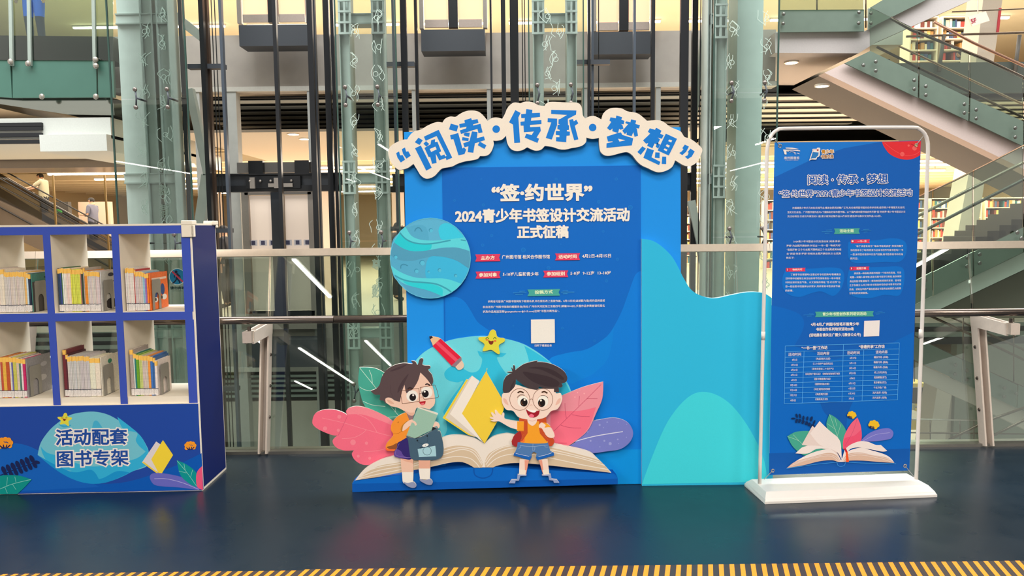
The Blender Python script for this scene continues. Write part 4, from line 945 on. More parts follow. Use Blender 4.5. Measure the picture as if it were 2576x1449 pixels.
a.S((62, 190, 234), '700,672 850,662 1000,687 1150,742 1318,855! 1270,970 1195,1090! 1000,1030 850,1010 650,1005 640,800')
a.S((92, 222, 234), '82,800! 200,890 350,960 500,1000 700,1010 900,1010 1050,1040 1195,1095! 1130,1165 1045,1225 900,1295! 750,1230 600,1180 450,1145 300,1100 200,1030! 130,940 97,870')
a.S((45, 215, 228), '270,1050! 450,1080 650,1090 800,1120 900,1180 900,1290! 700,1210 450,1145 330,1100')
a.L((60, 168, 190), '140,960 250,1020 400,1060 600,1075 800,1100 950,1165 1040,1225', 24)
a.S((88, 172, 212), '250,1080! 450,1150 650,1195 880,1290! 720,1322 550,1305 380,1225')
for x, y, r in ((720, 250, 32), (160, 672, 30), (582, 765, 44), (490, 895, 34), (685, 910, 19), (857, 882, 28), (1112, 970, 25)):
    a.C((60, 150, 190), x - 3, y - 4, r); a.C((92, 200, 230), x + 3, y + 3, r * .85)
a.L((66, 150, 184), '460,265 480,225 515,205 550,220 580,268', 15); a.L((66, 150, 184), '240,855 245,805 290,785 352,810', 14)
a.ring((110, 215, 240), 710, 690, 636, 8)
a.build('printed_stripes', pl)

# globe print
a = Art(BP, 0.012, PX, th=0.006, side=(120, 220, 235))
a.S((112, 220, 234), '1044,909 1074,881 1122,859 1167,849 1219,845 1270,852 1322,868 1374,902 1410,940 1437,985 1445,1060 1445,1125! 1010,1125! 1010,960')
gb = a.build('globe_panel', bd)
a = Art(BP, 0.0125, PX)
a.S((52, 196, 230), '1201,882! 1218,887 1239,885 1257,887 1274,889! 1263,898 1250,900 1263,926 1280,945 1295,940! 1328,928! 1330,905 1319,870! 1348,887 1385,914 1415,951 1433,984 1437,1010! 1440,1110! 1060,1110! 1100,1060 1130,1010 1165,960 1150,962 1125,955 1118,938 1135,922 1160,925 1185,937 1205,930 1213,905 1205,893')
a.S((112, 222, 235), '1055,1005! 1085,985 1105,1010 1125,1080 1100,1110! 1030,1110!')
a.build('printed_land', gb)

# leaves behind the children
G1, G2 = Z(760, 800, .30358), Z(1160, 820, .30358)
a = Art(BP, 0.05, G1, th=0.01)
a.S((72, 172, 152), '475,408! 600,415 700,470 760,560 850,800! 700,850! 600,790 520,730 480,620 465,520')
for st in ('475,410 620,590 800,810', '555,430 575,480 582,540', '665,465 668,500', '475,570 520,595 600,610', '505,690 580,720 690,733', '690,825 800,815', '770,740 775,770 768,780'): a.L((212, 238, 220), st, 4)
a.build('green_leaf', bd)
a = Art(BP, 0.062, G1, th=0.01)
a.S((252, 112, 138), '85,850 110,790 180,760 270,760 345,785 375,808! 365,770 400,740 470,732 560,755 700,820 770,870! 900,1000! 780,1140! 700,1150 620,1185 570,1215 500,1215 440,1180 412,1130 430,1095! 350,1098 280,1070 252,1020 285,980 320,975! 250,970 150,930 95,890')
a.S((255, 142, 156), '380,800! 370,765 410,738 480,735 580,760 720,830 770,900! 650,850 500,800', t=False)
for st in ('165,828 350,870 530,925 760,985', '430,785 530,830 580,880 620,945', '330,1000 430,990 500,955 530,928', '510,1108 620,1100 720,1075'): a.L((255, 148, 160), st, 4)
a.L((200, 70, 110), '375,812 340,890 300,972', 2)
for x, y, r in ((308, 818, 16), (190, 915, 17), (300, 930, 13), (422, 1030, 23), (533, 1037, 13), (465, 1145, 12), (560, 1162, 12)): a.C((255, 140, 156), x, y, r)
a.build('pink_leaf', bd)
a = Art(BP, 0.044, G2, th=0.01)
a.S((124, 130, 206), '880,1000! 960,950 1070,805 1160,775 1280,762 1380,800 1425,880 1400,960 1320,1020 1200,1040 1080,1055 960,1040')
a.L((226, 226, 242), '905,968 1100,915 1340,875', 7)
for x, y, r in ((1148, 820, 8), (1210, 797, 6), (1302, 798, 4), (1372, 815, 4), (1073, 952, 8), (1187, 952, 8), (1235, 975, 13), (1298, 940, 7), (1150, 1002, 5), (1180, 842, 4), (1305, 975, 4), (1370, 922, 4), (1048, 877, 6)): a.C((160, 165, 222), x, y, r)
a.build('purple_leaf', bd)
a = Art(BP, 0.050, G2, th=0.01)
a.S((244, 150, 164), '1178,462! 1170,600 1120,720 1060,850 980,930 880,1000! 740,980! 700,700 820,590 900,550 1030,500')
a.S((251, 116, 140), '740,700! 860,705 1000,700 1118,672! 1060,835 980,927 875,998! 740,985!', t=False)
for st in ('1160,485 1040,605 770,870', '980,580 975,665', '1040,603 1130,602', '860,640 862,700 872,765', '920,735 990,748 1065,750', '825,822 900,842 995,845', '770,970 875,970'): a.L((205, 72, 104), st, 3.5)
for x, y, r in ((965, 553, 5), (1020, 560, 6), (943, 590, 5), (985, 530, 3)): a.C((255, 180, 185), x, y, r)
a.build('rosy_leaf', bd)

# open book and its cover
a = Art(BP, 0.085, PX, th=0.085, side=(0, 90, 185))
a.P((0, 106, 204), '886,1216 893,1209 1030,1192 1170,1177 1240,1174 1310,1179 1545,1192 1554,1203 1554,1218 886,1232')
a.P((0, 90, 184), '886,1217 1554,1204 1554,1218 886,1232', t=False)
a.L((0, 84, 176), '1192,1177 1195,1195 1215,1203 1235,1195 1240,1177', 3)
for v in a.mb.v:
    if v.z < 0.03: v.z = 0.0
a.build('book_cover', bd)
CRM, TAN = (245, 233, 220), (222, 197, 166)
a = Art(BP, 0.090, PX, th=0.02)
bl = G1('440,1345! 520,1250 640,1180 770,1140 1000,1080 1165,990 1280,970 1400,985 1460,1010 1510,1040!') + G2('260,920 350,895 440,900 770,975 1040,1035 1130,1100 1245,1218! 1150,1205 770,1160 480,1135 330,1150 265,1172! 110,1172!') + G1('1330,1195 1220,1200 1060,1235 820,1280 600,1320')
a._lay(smooth(bl), CRM, True)
a.S(TAN, '455,1335! 620,1232 830,1190 1100,1110 1250,1060 1380,1068 1450,1110 1500,1205! 1490,1240! 1425,1240! 1330,1195 1200,1200 1060,1235 820,1280 600,1322', f=G1, t=False)
for st in ('475,1318 640,1262 900,1215 1180,1130 1320,1090 1420,1120 1490,1215', '510,1280 640,1235 900,1188 1180,1100 1320,1075 1430,1105 1495,1205', '450,1335 600,1300 820,1255 1060,1190 1250,1150 1380,1160 1440,1200 1470,1240'): a.L(CRM, st, 7, f=G1)
a.S(TAN, '195,1135! 230,1060 330,1005 440,985 600,985 770,1012 1000,1070 1150,1118 1235,1215! 1100,1200 770,1160 480,1135 330,1150 265,1172! 200,1172!', f=G2, t=False)
for st in ('205,1150 260,1080 350,1030 480,1010 770,1050 1000,1100 1190,1155', '215,1165 290,1100 400,1065 560,1060 770,1100 1000,1150 1220,1190', '200,1130 260,1050 370,1000 520,995 770,1030 1000,1085 1160,1130'): a.L(CRM, st, 7, f=G2)
a.build('open_book', bd)

a = Art(BP, 0.02, M1, th=0.008)
a.P((242, 196, 150), '347,1180 358,1175 415,1185 430,1195 375,1247'); a.P((40, 30, 45), '347,1178 365,1174 374,1186 352,1200', t=False)
a.P((230, 30, 62), '372,1247 430,1193 582,1332 515,1396'); a.P((244, 80, 104), '393,1229 411,1212 563,1352 545,1368', t=False)
a.P((150, 125, 135), '582,1330 584,1356 542,1400 510,1396 515,1385 575,1330'); a.S((240, 205, 180), '584,1352! 600,1385 590,1412 560,1422 538,1400!')
a.build('red_pencil', bd)
YS = (232, 220, 66)
def star_face(a, f, s=1.0, cx=0, cy=0):
    def q(st): return ' '.join('%f,%f' % (cx + (float(t.split(',')[0]) - 800) * s, cy + (float(t.split(',')[1]) - 1215) * s) for t in st.split())
    a.S(YS, q('812,1128 832,1142 846,1182 893,1192 895,1215 855,1243 862,1298 845,1305 800,1276 748,1286 737,1275 750,1235 712,1206 710,1184 770,1178 790,1142'), f=f)
    for st in ('759,1197 770,1184 782,1197', '815,1197 825,1184 836,1197'): a.L((70, 110, 40), q(st), 5 * s, f=f)
    a.S((130, 40, 28), q('778,1207 797,1212 815,1210 812,1230 800,1238 786,1232'), f=f, t=False)
    a.C((238, 110, 60), cx - 32 * s, cy - 12 * s, 10 * s, 6 * s, f=f); a.C((238, 110, 60), cx + 27 * s, cy - 4 * s, 10 * s, 6 * s, f=f)
a = Art(BP, 0.03, M1, th=0.01); star_face(a, M1, 1.0, 800, 1215); a.build('smiling_star', bd)
a = Art(BP, 0.10, G1, th=0.012)
a.P((246, 214, 60), '1362,508 1165,828 1375,968 1430,985 1200,830 1375,515')
a.P((226, 212, 195), '1375,512 1408,480 1420,490 1225,795 1450,988 1400,972 1188,826')
a.P((248, 238, 226), '1408,480 1470,525 1330,790 1500,1032 1450,990 1225,795')
a.S((248, 212, 66), '1222,936 1226,940 1270,1016! 1266,1034! 1219,1116! 1162,1040!', f=PX)
a.build('yellow_book', bd)

# cartoon girl
K1 = Z(880, 890, .24155)
a = Art(BP, 0.11, K1, th=0.014)
a.P(SKD, '528,1090 662,1090 658,1232 540,1232'); a.P((250, 240, 228), '542,1220 662,1222 658,1345 562,1350 550,1330')
a.S((150, 156, 188), '553,1328! 600,1345 660,1335 690,1368 682,1392 640,1395 590,1370')
a.P(SKD, '715,1095 838,1095 836,1208 720,1210'); a.P((250, 240, 228), '716,1195 838,1195 833,1312 732,1305')
a.S((150, 156, 188), '728,1300! 780,1315 835,1305 862,1340 845,1365 800,1360 735,1325')
a.P((246, 200, 176), '528,1095 575,1120 640,1135 662,1150 660,1232 540,1232', t=False)
a.S((52, 38, 112), '505,925 580,878 650,900 650,1085 560,1094 467,1070! 478,1000'); a.S((100, 74, 156), '478,995 530,1012 560,1060 610,1088 468,1070', t=False)
a.L((150, 130, 190), '515,935 490,985 478,1050 560,1076 640,1080', 3)
a.S((250, 152, 52), '585,610! 622,650 628,720 605,850 545,900 495,932 478,1000 420,1012 375,990 385,930 452,848 428,790 440,720 500,650')
a.S((150, 84, 44), '385,972 440,955 492,932 480,998 430,998', t=False); a.S((255, 112, 52), '376,975 400,992 476,997 420,1013 378,1003', t=False)
a.L((200, 105, 30), '445,833 500,830 550,800', 4); a.L((170, 90, 30), '492,715 512,708 502,722', 3)
a.P((150, 116, 122), '585,605 668,635 650,700 620,690')
a.S((200, 130, 40), '600,700 545,745 530,790 548,812 560,790', t=False)
a.S(SK, '548,790 562,740 620,692 668,688 700,735 690,757 650,762 625,752 590,782 552,806')
a.S((70, 98, 118), '580,850! 700,880 860,800 900,780 915,752! 917,808! 942,815 972,940 972,1040 930,1092 850,1108 720,1108 640,1090 618,1000 606,900')
a.P((30, 34, 44), '580,850 690,884 745,865 700,872'); a.P((30, 34, 44), '862,762 905,775 860,800 845,795')
a.S((46, 64, 80), '730,975 800,975 885,955 885,968 800,992 740,992', t=False)
a.S((172, 214, 224), '706,992! 890,957! 899,1060 880,1068 720,1076!', t=False)
a.ring((50, 70, 85), 805, 1012, 43, 4); a.C((246, 244, 238), 787, 952, 34, 16, -.25)
for x, y, r in ((787, 952, 4), (703, 903, 9), (806, 855, 9)): a.C((30, 40, 50), x, y, r)
a.L((48, 66, 82), '705,915 740,935 760,940', 2.5); a.L((48, 66, 82), '808,870 812,895 800,930', 2.5)
a.S(SK, '865,762 880,712 922,724 936,758 918,778 908,755')
a.P((158, 196, 176), '710,555 915,632 850,795 680,880 590,850'); a.P((240, 228, 210), '704,562 712,552 917,624 912,636')
a.L(SK, '640,700 675,715 690,745', 22)
a.S((246, 206, 184), '520,300 600,250 720,190 820,260 860,340 885,460 880,530 830,580! 705,558 665,640 600,615 530,575 480,555 430,545 370,500 375,465 420,455 480,490 520,420')
a.S((236, 184, 160), '565,590 620,612 672,612 662,642 620,640', t=False)
a.S((232, 180, 155), '390,478 430,490 462,520 430,522 400,505', t=False)
a.S((90, 72, 74), '215,385! 270,365 310,320 330,250 380,170 460,120 560,97 650,105 640,75 680,80 705,115 725,60 750,45 765,65 755,110 780,122 830,125 838,150 815,170 855,220 868,290 850,330! 800,260 735,195! 710,280 670,350 640,380 590,410 570,322! 545,390 522,500! 480,490 440,465 400,455 370,470 375,520 350,490 310,480 315,430 260,425')
a.S((76, 58, 62), '612,212 560,262 510,345 500,408 560,320', t=False); a.S((76, 58, 62), '418,180 500,140 600,108 540,150 460,178', t=False)
a.L((76, 58, 62), '425,325 425,390 450,450', 3)
for cx, cy, px_, py_, hx, hy in ((650, 440, 655, 453, 660, 431), (800, 402, 787, 416, 779, 394)):
    a.C((246, 240, 230), cx, cy, 61, 60); a.C((22, 16, 18), px_, py_, 35, 38); a.C((255, 250, 240), hx, hy, 10)
a.L((60, 42, 42), '603,368 625,354 655,366', 15); a.L((60, 42, 42), '786,322 808,314 834,328', 14)
a.L((110, 62, 34), '530,405 548,386 700,362 720,376 726,478 712,496 562,517 545,505', 4.5, closed=True)
a.L((110, 62, 34), '735,362 750,348 868,328 892,338 921,432 910,455 792,473 768,462', 4.5, closed=True); a.L((110, 62, 34), '723,418 745,412', 5)
a.S((190, 32, 46), '720,500! 790,490! 782,523 755,534 735,524', t=False); a.S((240, 115, 125), '738,520 768,512 776,526 752,533', t=False); a.L((225, 160, 135), '730,462 745,450 748,458', 3)
a.build('girl_cutout', bd)

# cartoon boy
K2 = Z(1220, 890, .23454); SB = (252, 224, 208)
a = Art(BP, 0.11, K2, th=0.014)
a.S((204, 78, 38), '365,690! 655,680! 665,760 700,860 743,930 722,985 690,990! 640,900! 380,900! 340,990! 292,960 292,920 360,830')
a.S((168, 42, 46), '290,950 310,880 375,830 392,900 345,990 300,982', t=False)
a.P(SB, '372,1130 472,1138 440,1298 365,1295'); a.P((240, 160, 136), '425,1140 472,1140 440,1298 430,1290', t=False)
a.P(SB, '577,1138 672,1128 690,1295 625,1300'); a.P((240, 160, 136), '577,1140 612,1140 634,1300 624,1298', t=False)
a.P((252, 238, 220), '368,1238 440,1250 434,1298 365,1295', t=False); a.P((252, 238, 220), '618,1248 685,1238 690,1295 628,1300', t=False)
a.P((152, 168, 208), '350,1295 445,1298 445,1310 378,1312 365,1360 328,1365 322,1390 260,1390 285,1352 345,1350')
a.P((152, 168, 208), '612,1298 705,1292 715,1345 770,1350 797,1385 740,1385 732,1360 690,1355 680,1310 612,1310')
a.P((82, 126, 182), '350,950 672,938 700,1040 738,1062 742,1085 560,1138 545,1115 555,1068 522,1050 502,1070 502,1110 480,1138 308,1090 320,1062 345,1000')
a.P((24, 100, 188), '318,1058 503,1104 482,1142 304,1090', t=False); a.P((24, 100, 188), '737,1056 743,1090 562,1142 547,1108', t=False)
a.L((235, 240, 245), '330,1068 400,1085 475,1100', 4); a.L((235, 240, 245), '575,1102 650,1085 718,1062', 4)
a.L((190, 210, 230), '375,985 510,993 675,978', 3); a.L((190, 210, 230), '515,965 512,1040', 2.5); a.L((190, 210, 230), '535,990 532,1030 515,1045', 2.5); a.L((190, 210, 230), '360,1015 380,1005 385,990', 2.5); a.L((190, 210, 230), '640,985 650,1000 680,1000', 2.5)
a.S((252, 166, 42), '455,722! 580,725! 600,860 672,935! 660,957 520,963 380,950! 420,900 440,850')
a.P((252, 166, 42), '342,725 420,725 418,830 342,828'); a.S((252, 166, 42), '600,745 655,742 702,782 685,812 640,795')
a.S((255, 120, 50), '388,930 420,895 425,940 400,950', t=False); a.L((225, 120, 40), '350,825 415,825', 3)
a.P((206, 82, 40), '418,715 456,712 458,850 405,930 372,950 415,860'); a.P((206, 82, 40), '576,775 612,770 622,850 684,930 664,942 590,855')
a.S(SB, '465,690 550,690 550,740 508,772 462,738'); a.L((235, 180, 160), '470,712 510,722 546,708', 6)
a.S(SB, '345,725! 345,812! 270,790 190,745 150,725 100,728 60,720! 95,705! 55,692 60,680 92,682! 66,642 76,630 112,656! 105,612 122,608 147,640 175,662! 190,635 208,645 210,695 260,712')
a.S(SB, '640,792 700,790 740,850 745,890 710,903 660,880 610,800 598,805 595,790 582,795 578,770 590,750 610,738 650,765')
a.L((235, 185, 165), '625,825 650,862', 3)
a.S(SB, '235,400 300,330 500,380 740,370 760,425 815,430 826,500 780,590 710,615 650,680 550,705 460,705 360,680 300,612 230,600 185,530 183,445 215,415')
a.S((242, 192, 172), '196,478 230,492 252,548 235,545 205,520', t=False); a.S((242, 192, 172), '812,478 780,492 756,548 775,545 805,520', t=False)
a.S((72, 60, 63), '190,382! 198,300 230,240 290,207! 245,203 242,193! 295,192! 283,150 290,150 305,180! 302,130 312,122 322,135 326,175! 400,120 480,90 568,72! 555,88! 640,92 740,120 840,180 882,250 870,300 822,320! 832,340 820,360 790,362! 795,412! 740,410! 740,375! 660,375 578,352! 570,380 540,386 450,360 332,275! 320,350 258,416! 205,420')
a.S((58, 45, 50), '405,195 550,215 700,250 795,305 770,352 640,345 500,290', t=False); a.S((58, 45, 50), '460,152 600,140 740,180 842,255 830,280 750,240 600,170', t=False); a.S((60, 48, 52), '320,280 280,340 268,400 300,350', t=False)
for cx, cy, px_, py_, hx, hy in ((405, 508, 418, 522, 425, 494), (622, 508, 608, 527, 600, 500)):
    a.C((222, 175, 150), cx, cy - 4, 60, 62); a.C((252, 246, 234), cx, cy, 58, 60); a.C((24, 16, 16), px_, py_, 39, 44); a.C((120, 70, 40), px_ - 12, py_ + 8, 16, 22); a.C((24, 16, 16), px_ - 6, py_ + 4, 15, 20); a.C((255, 245, 225), hx, hy, 11)
a.L((76, 46, 26), '350,420 378,405 415,418', 15); a.L((76, 46, 26), '608,414 638,406 670,424', 15); a.L((70, 45, 35), '345,470 375,442 424,444', 5); a.L((70, 45, 35), '598,450 640,448 676,472', 5)
a.L((225, 165, 145), '482,562 495,546 510,556', 3.5)
a.S((164, 26, 42), '438,592! 500,622 588,605! 572,658 520,685 465,660', t=False); a.S((252, 248, 240), '440,592! 500,604 550,608 530,630 480,620', t=False); a.S((250, 112, 140), '472,660 500,645 528,665 510,683 480,680', t=False)
for cx in (373, 620): a.ring((130, 80, 50), cx, 489, 107, 4, 117)
a.L((130, 80, 50), '481,490 497,484 512,490', 4)
a.build('boy_cutout', bd)
# ================================================================ banner stand
bA, bB = ZP(1924, 1269, 0), ZP(2358, 1251, 0)
Bu = (bB - bA).normalized(); Bn = Vector((Bu.y, -Bu.x, 0))
BW, BD = (bB - bA).length, 0.30
bn = thing('banner_stand', 'white tubular banner stand holding the tall blue fabric activity banner', 'banner stand', tuple(bA + Bu * BW/2 - Bn * BD/2))
WH = mat((226, 219, 212), rough=0.35, noise=0.01)
def bq(u, v, z): return bA + Bu * u - Bn * v + Vector((0, 0, z))
m = MB()
prof = [(0, 0.0), (0, 0.016), (0.008, 0.024), (0.012, 0.03), (0.045, 0.058), (BD-0.045, 0.058), (BD-0.012, 0.03), (BD-0.008, 0.024), (BD, 0.016), (BD, 0.0)]
def inset(z): return 0.0 if z < 0.017 else (0.006 if z < 0.035 else 0.03)
La = [bq(inset(z) * .9, v, z) for v, z in prof]; Ra = [bq(BW - inset(z) * .9, v, z) for v, z in prof]; n = len(prof)
m.add(La + Ra, [(i, (i+1) % n, n + (i+1) % n, n + i) for i in range(n)] + [tuple(reversed(range(n))), tuple(range(n, 2*n))], WH)
m.build('base', bn, bevel=0.002)
pole_l, pole_r = ZP(1911, 1217, 0.056), ZP(2305, 1206, 0.056)
BNP = Plane(pole_l, pole_r)
path = [BNP.pt(*q) for q in smooth([(*q, 0) for q in ((1911, 1217), (1916, 1000), (1921, 780), (1926, 560), (1929, 399), (1930, 376), (1935, 352), (1945, 335), (1958, 326), (1973, 323.5), (2100, 322), (2200, 321), (2296, 321), (2311, 324), (2324, 334), (2332, 350), (2334.5, 372), (2333, 420), (2325, 660), (2315, 940), (2305, 1206))], False, 3)]
m = MB(); m.tube(path, 0.0105, WH, n=12); m.build('frame_tube', bn, smooth=True)
for q in ((1920, 834), (2317, 829)):
    c = BNP.pt(*q); m = MB(); m.tube([c, c + Vector((0, 0, -0.05))], 0.0116, WH, n=12); m.build('collar', bn, smooth=True)
a = Art(BNP, 0.0, PX, th=0.0015, side=(235, 235, 235))
DBN = (10, 98, 192)
cc = [(1948.5, 358.5), (2040, 357.5), (2140, 356.5), (2230, 356), (2317, 353.5), (2311, 520), (2303, 740), (2297, 960), (2287.5, 1183.5), (2110, 1189), (1935, 1195), (1938, 980), (1942, 740), (1945, 540)]
a._lay(cc, DBN, True)
fab = a.build('fabric', bn)
CC, CD, C5 = Z(1880, 300, .2761), Z(1880, 680, .23463), Z(1850, 980, .21392)
a = Art(BNP, 0.0005, PX)
a.P((20, 124, 218), '1948.5,358.5 2219,356.5 2123,373 2043,401 1948,446')
a.S((238, 48, 56), '1228,205! 1240,240 1290,310 1360,350 1440,368 1510,360 1574,328! 1582,198!', f=CC)
for x, y, r in ((1412, 318, 20), (1524, 264, 21), (1470, 240, 10)): a.C((250, 105, 100), x, y, r, f=CC)
a.L((250, 90, 90), '1250,215 1340,285 1440,330 1530,320 1572,290', 4, f=CC); a.L((190, 30, 45), '1490,225 1530,240 1560,222', 7, f=CC); a.C((255, 215, 130), 1540, 236, 11, f=CC)
a.S((0, 106, 202), '1941,768! 1975,776 2007,788 2021,804 2021,825 2010,850 1997,870! 2100,905! 2243,863! 2298,835! 2287.5,1183! 1935,1195!')
a.S((10, 92, 182), '990,140! 1040,260 1110,340 1200,500 1300,560! 1320,300 1385,140!', f=C5)
a.P((10, 90, 178), '397,750 2048,693 2045,952 397,1003', f=C5)
BBL = (0, 116, 212)
a.S(BBL, '920,1120! 1000,1100 1150,1105 1300,1085 1400,1095 1450,1140 1440,1240 1380,1300 1250,1300 1100,1310 980,1310 920,1260', f=CC)
a.S(BBL, '350,1370! 600,1360 760,1350 860,1370 882,1450 850,1550 780,1610 680,1570 600,1580 480,1620 380,1600 325,1540 320,1440', f=CC)
a.S(BBL, '930,1360! 1100,1350 1250,1345 1370,1340 1425,1370 1430,1470 1410,1560 1370,1610 1250,1600 1120,1630 980,1620 920,1560 910,1450', f=CC)
for x0, y0, x1, y1, num, t in ((945, 1097, 1116, 1130, '1', '一书一签'), (352, 1356, 530, 1388, '2', '物候天时'), (935, 1345, 1112, 1377, '3', '宏图万卷')):
    a.P((232, 56, 96), f'{x0},{y0} {x1},{y0-3} {x1-6},{(y0+y1)/2} {x1},{y1-3} {x0},{y1}', f=CC)
    a.C((200, 30, 80), x0 + 14, (y0+y1)/2, 17, f=CC)
    a.text([(num, x0 + 8, y1 - 9, x0 + 19, y1 - 9, 20, CR, .03, CC), (t, x0 + 60, y1 - 9, x1 - 30, y1 - 11, 18, (255, 220, 210), .03, CC)])
for f, x0, y0, x1, y1, t, tx0, tx1, th in ((CC, 788, 995, 1026, 1046, '活动主题', 842, 970, 27), (CD, 726, 444, 1356, 502, '青少年书签创作系列培训活动', 808, 1276, 34)):
    ribbon(a, f, x0, y0, x1, y1, -8 if f is CD else -3, (72, 168, 156), 12)
    a.text([(t, tx0, y1 - 15, tx1, y1 - 22 if f is CD else y1 - 17, th, (226, 245, 205), .03, f)])
for f, L_ in ((CC, ((678, 775, 1025), (715, 770, 1010), (705, 750, 1040), (1038, 1130, 1016), (1055, 1110, 1005), (1060, 1095, 1028))), (CD, ((602, 715, 478), (660, 708, 463), (640, 690, 492), (1366, 1475, 457), (1395, 1450, 446), (1378, 1420, 470)))):
    for x0, x1, y in L_: a.L((60, 160, 220), f'{x0},{y} {x1},{y-2}', 3, f=f)
a.P((248, 240, 236), '1253,542 1420,536 1413,705 1248,712', f=CD)
LBL = (90, 180, 245)
# timetable grid
for st in ('406,812 1630,778', '404,873 1628,842', '402,933 1624,900', '402,988 1622,954', '402,1043 1620,1010', '401,1098 1618,1064', '401,1152 1616,1118', '400,1206 1614,1172', '399,1262 1613,1226', '399,1318 1612,1280', '398,1373 1611,1334', '396,1430 1610,1388'):
    p, q = st.split(); a.strip(LBL, [(CD(p)[0][0], CD(p)[0][1]), (CD(q)[0][0], CD(q)[0][1])], 1.1)
for st in ('406,812 396,1430', '1030,796 1014,1407', '1630,778 1610,1388', '608,870 588,1424', '1248,853 1230,1400'):
    p, q = st.split(); a.strip(LBL, [(CD(p)[0][0], CD(p)[0][1]), (CD(q)[0][0], CD(q)[0][1])], 1.1)
WT = (244, 238, 232); TB = (24, 92, 184)
def tl(t, x0, x1, y, h, f, b=.008, sl=-.004): return (t, x0, y + h*.4, x1, y + h*.4 + (x1 - x0) * sl, h, WT, b, f)
it = [("阅读 · 传承 · 梦想", 552, 594, 1278, 584, 84, WT, [(.075, WT), (.022, TB)], CC),
      ("“签·约世界”2024青少年书签设计交流活动", 290, 712, 1502, 698, 62, WT, [(.085, WT), (.022, TB)], CC)]
a.text(it[:1]); a.text(it[1:])
it = [tl("为搭建青少年多元文化交流平台,推进全民阅读推广工作,充分发挥图书馆文化传承作用,倡导青少年增强文化自觉,", 410, 1437, 810, 19, CC), tl("坚定文化自信。广州图书馆先后与6个国际友好城市图书馆、21个国内城市图书馆合作开展“签·约世界”青少年书签设计交", 365, 1440, 849, 19, CC), tl("流活动项目,已成功开展活动11届,累计收到征集作品10万余份,遴选参与展示交流作品1020份。", 365, 1222, 887, 19, CC),
      tl("2024青少年书签设计交流活动以“阅读·传承·", 420, 850, 1116, 19, CC), tl("梦想”为主题开展创作,并设立“一书一签”“物候天时”", 357, 854, 1154, 19, CC), tl("“宏图万卷”三个分主题,可围绕这三个分主题或其他结", 357, 856, 1190, 19, CC), tl("合“阅读·传承·梦想”的相关主题开展创作,分主题具", 357, 854, 1227, 19, CC), tl("体如下:", 354, 428, 1264, 19, CC),
      tl("“每个读者有其书”“每本书有其读者”,你找到属于", 985, 1420, 1158, 19, CC), tl("你的那本书了吗?你愿意为这本书创作专属书签吗?一书", 940, 1420, 1195, 19, CC), tl("一签,用书签传递书中的浩气回肠,用书签表现书中的海", 940, 1418, 1234, 19, CC), tl("阔天空。", 938, 1012, 1271, 19, CC),
      tl("了解季节的更替吗?注意过时令的变换吗?物候是自", 466, 1000, 48, 22, CD), tl("然环境中动植物生命活动的季节性现象和在一年中特定", 410, 998, 90, 22, CD), tl("时间出现的某些气象、水文现象的特征,“签·约世界”与", 410, 996, 132, 22, CD), tl("您一起在图书馆重新认识家乡,用纸笔和书签讲述节候", 408, 995, 176, 22, CD), tl("的故事。", 408, 492, 220, 22, CD),
      tl("阅读是一种品格,而图书馆是一个城市的灵魂。无论", 1146, 1650, 36, 22, CD, sl=-.02), tl("是第一次踏入图书馆,还是与图书馆早已熟稔,每次来到", 1100, 1650, 78, 22, CD, sl=-.02), tl("身边的图书馆,都有不一样的体验和崭新的发现。图书馆", 1098, 1650, 121, 22, CD, sl=-.02), tl("之于你是什么样子呢?用书签创作将你读书思考的浓厚", 1096, 1650, 163, 22, CD, sl=-.02), tl("热情、求知治学的严谨态度通过书签传达给我们,向世界", 1094, 1648, 207, 22, CD, sl=-.02), tl("分享你的阅读故事。", 1094, 1295, 248, 22, CD, sl=-.02),
      tl("4月-8月,广州图书馆将开展青少年", 682, 1198, 583, 34, CD, .03, -.01), tl("书签创作系列培训活动20场", 738, 1140, 636, 34, CD, .03, -.01), tl("(活动报名请关注广图少儿微信公众号)", 664, 1216, 698, 34, CD, .03, -.01),
      tl("“一书一签”工作坊", 582, 858, 838, 36, CD, .03, -.02), tl("“非遗传承”工作坊", 1198, 1472, 824, 36, CD, .03, -.02),
      tl("活动时间", 440, 576, 905, 34, CD, .012, -.02), tl("活动内容", 748, 880, 896, 34, CD, .012, -.02), tl("活动时间", 1070, 1204, 888, 34, CD, .012, -.02), tl("活动内容", 1376, 1504, 880, 34, CD, .012, -.02)]
rows = [("4月6日", "《龟兹奇妙之旅》", "4月27日", "雕版传拓 (印刷)"), ("4月13日", "《二十四节气自然笔记》", "5月11日", "翰墨丹青 (国画)"), ("4月20日", "《思维导图说二十四节气》", "5月18日", "翰墨丹青 (国画)"), ("4月21日", "《从前有个筋斗云》《林桃奶奶的桃子树》", "5月25日", "纸上生花(剪纸)"),
        ("6月1日", "《图书馆拯救行动》", "6月8日", "黑漆螺钿(漆艺)"), ("7月13日", "《植物的朋友圈》", "6月15日", "黑漆螺钿(漆艺)"), ("7月20日", "《湾区建筑好好聊》", "6月22日", "千丝万缕(广绣)"), ("7月27日", "《海底两万里》", "6月29日", "流光溢彩 (珐琅)"), ("8月3日", "《海底两万里》", "7月6日", "流光溢彩 (珐琅)")]
for i, rw in enumerate(rows):
    for t, cx, cy, cw in zip(rw, (506, 812, 1132, 1434), (962, 951, 943, 934), (14, 19.5, 14, 17)):
        wdt = min(len(t) * cw, 400); y = cy + i * 54.3; cx2 = cx - i * 2
        it.append(tl(t, cx2 - wdt/2, cx2 + wdt/2, y, 23, CD, .008, -.01))
a.text(it)
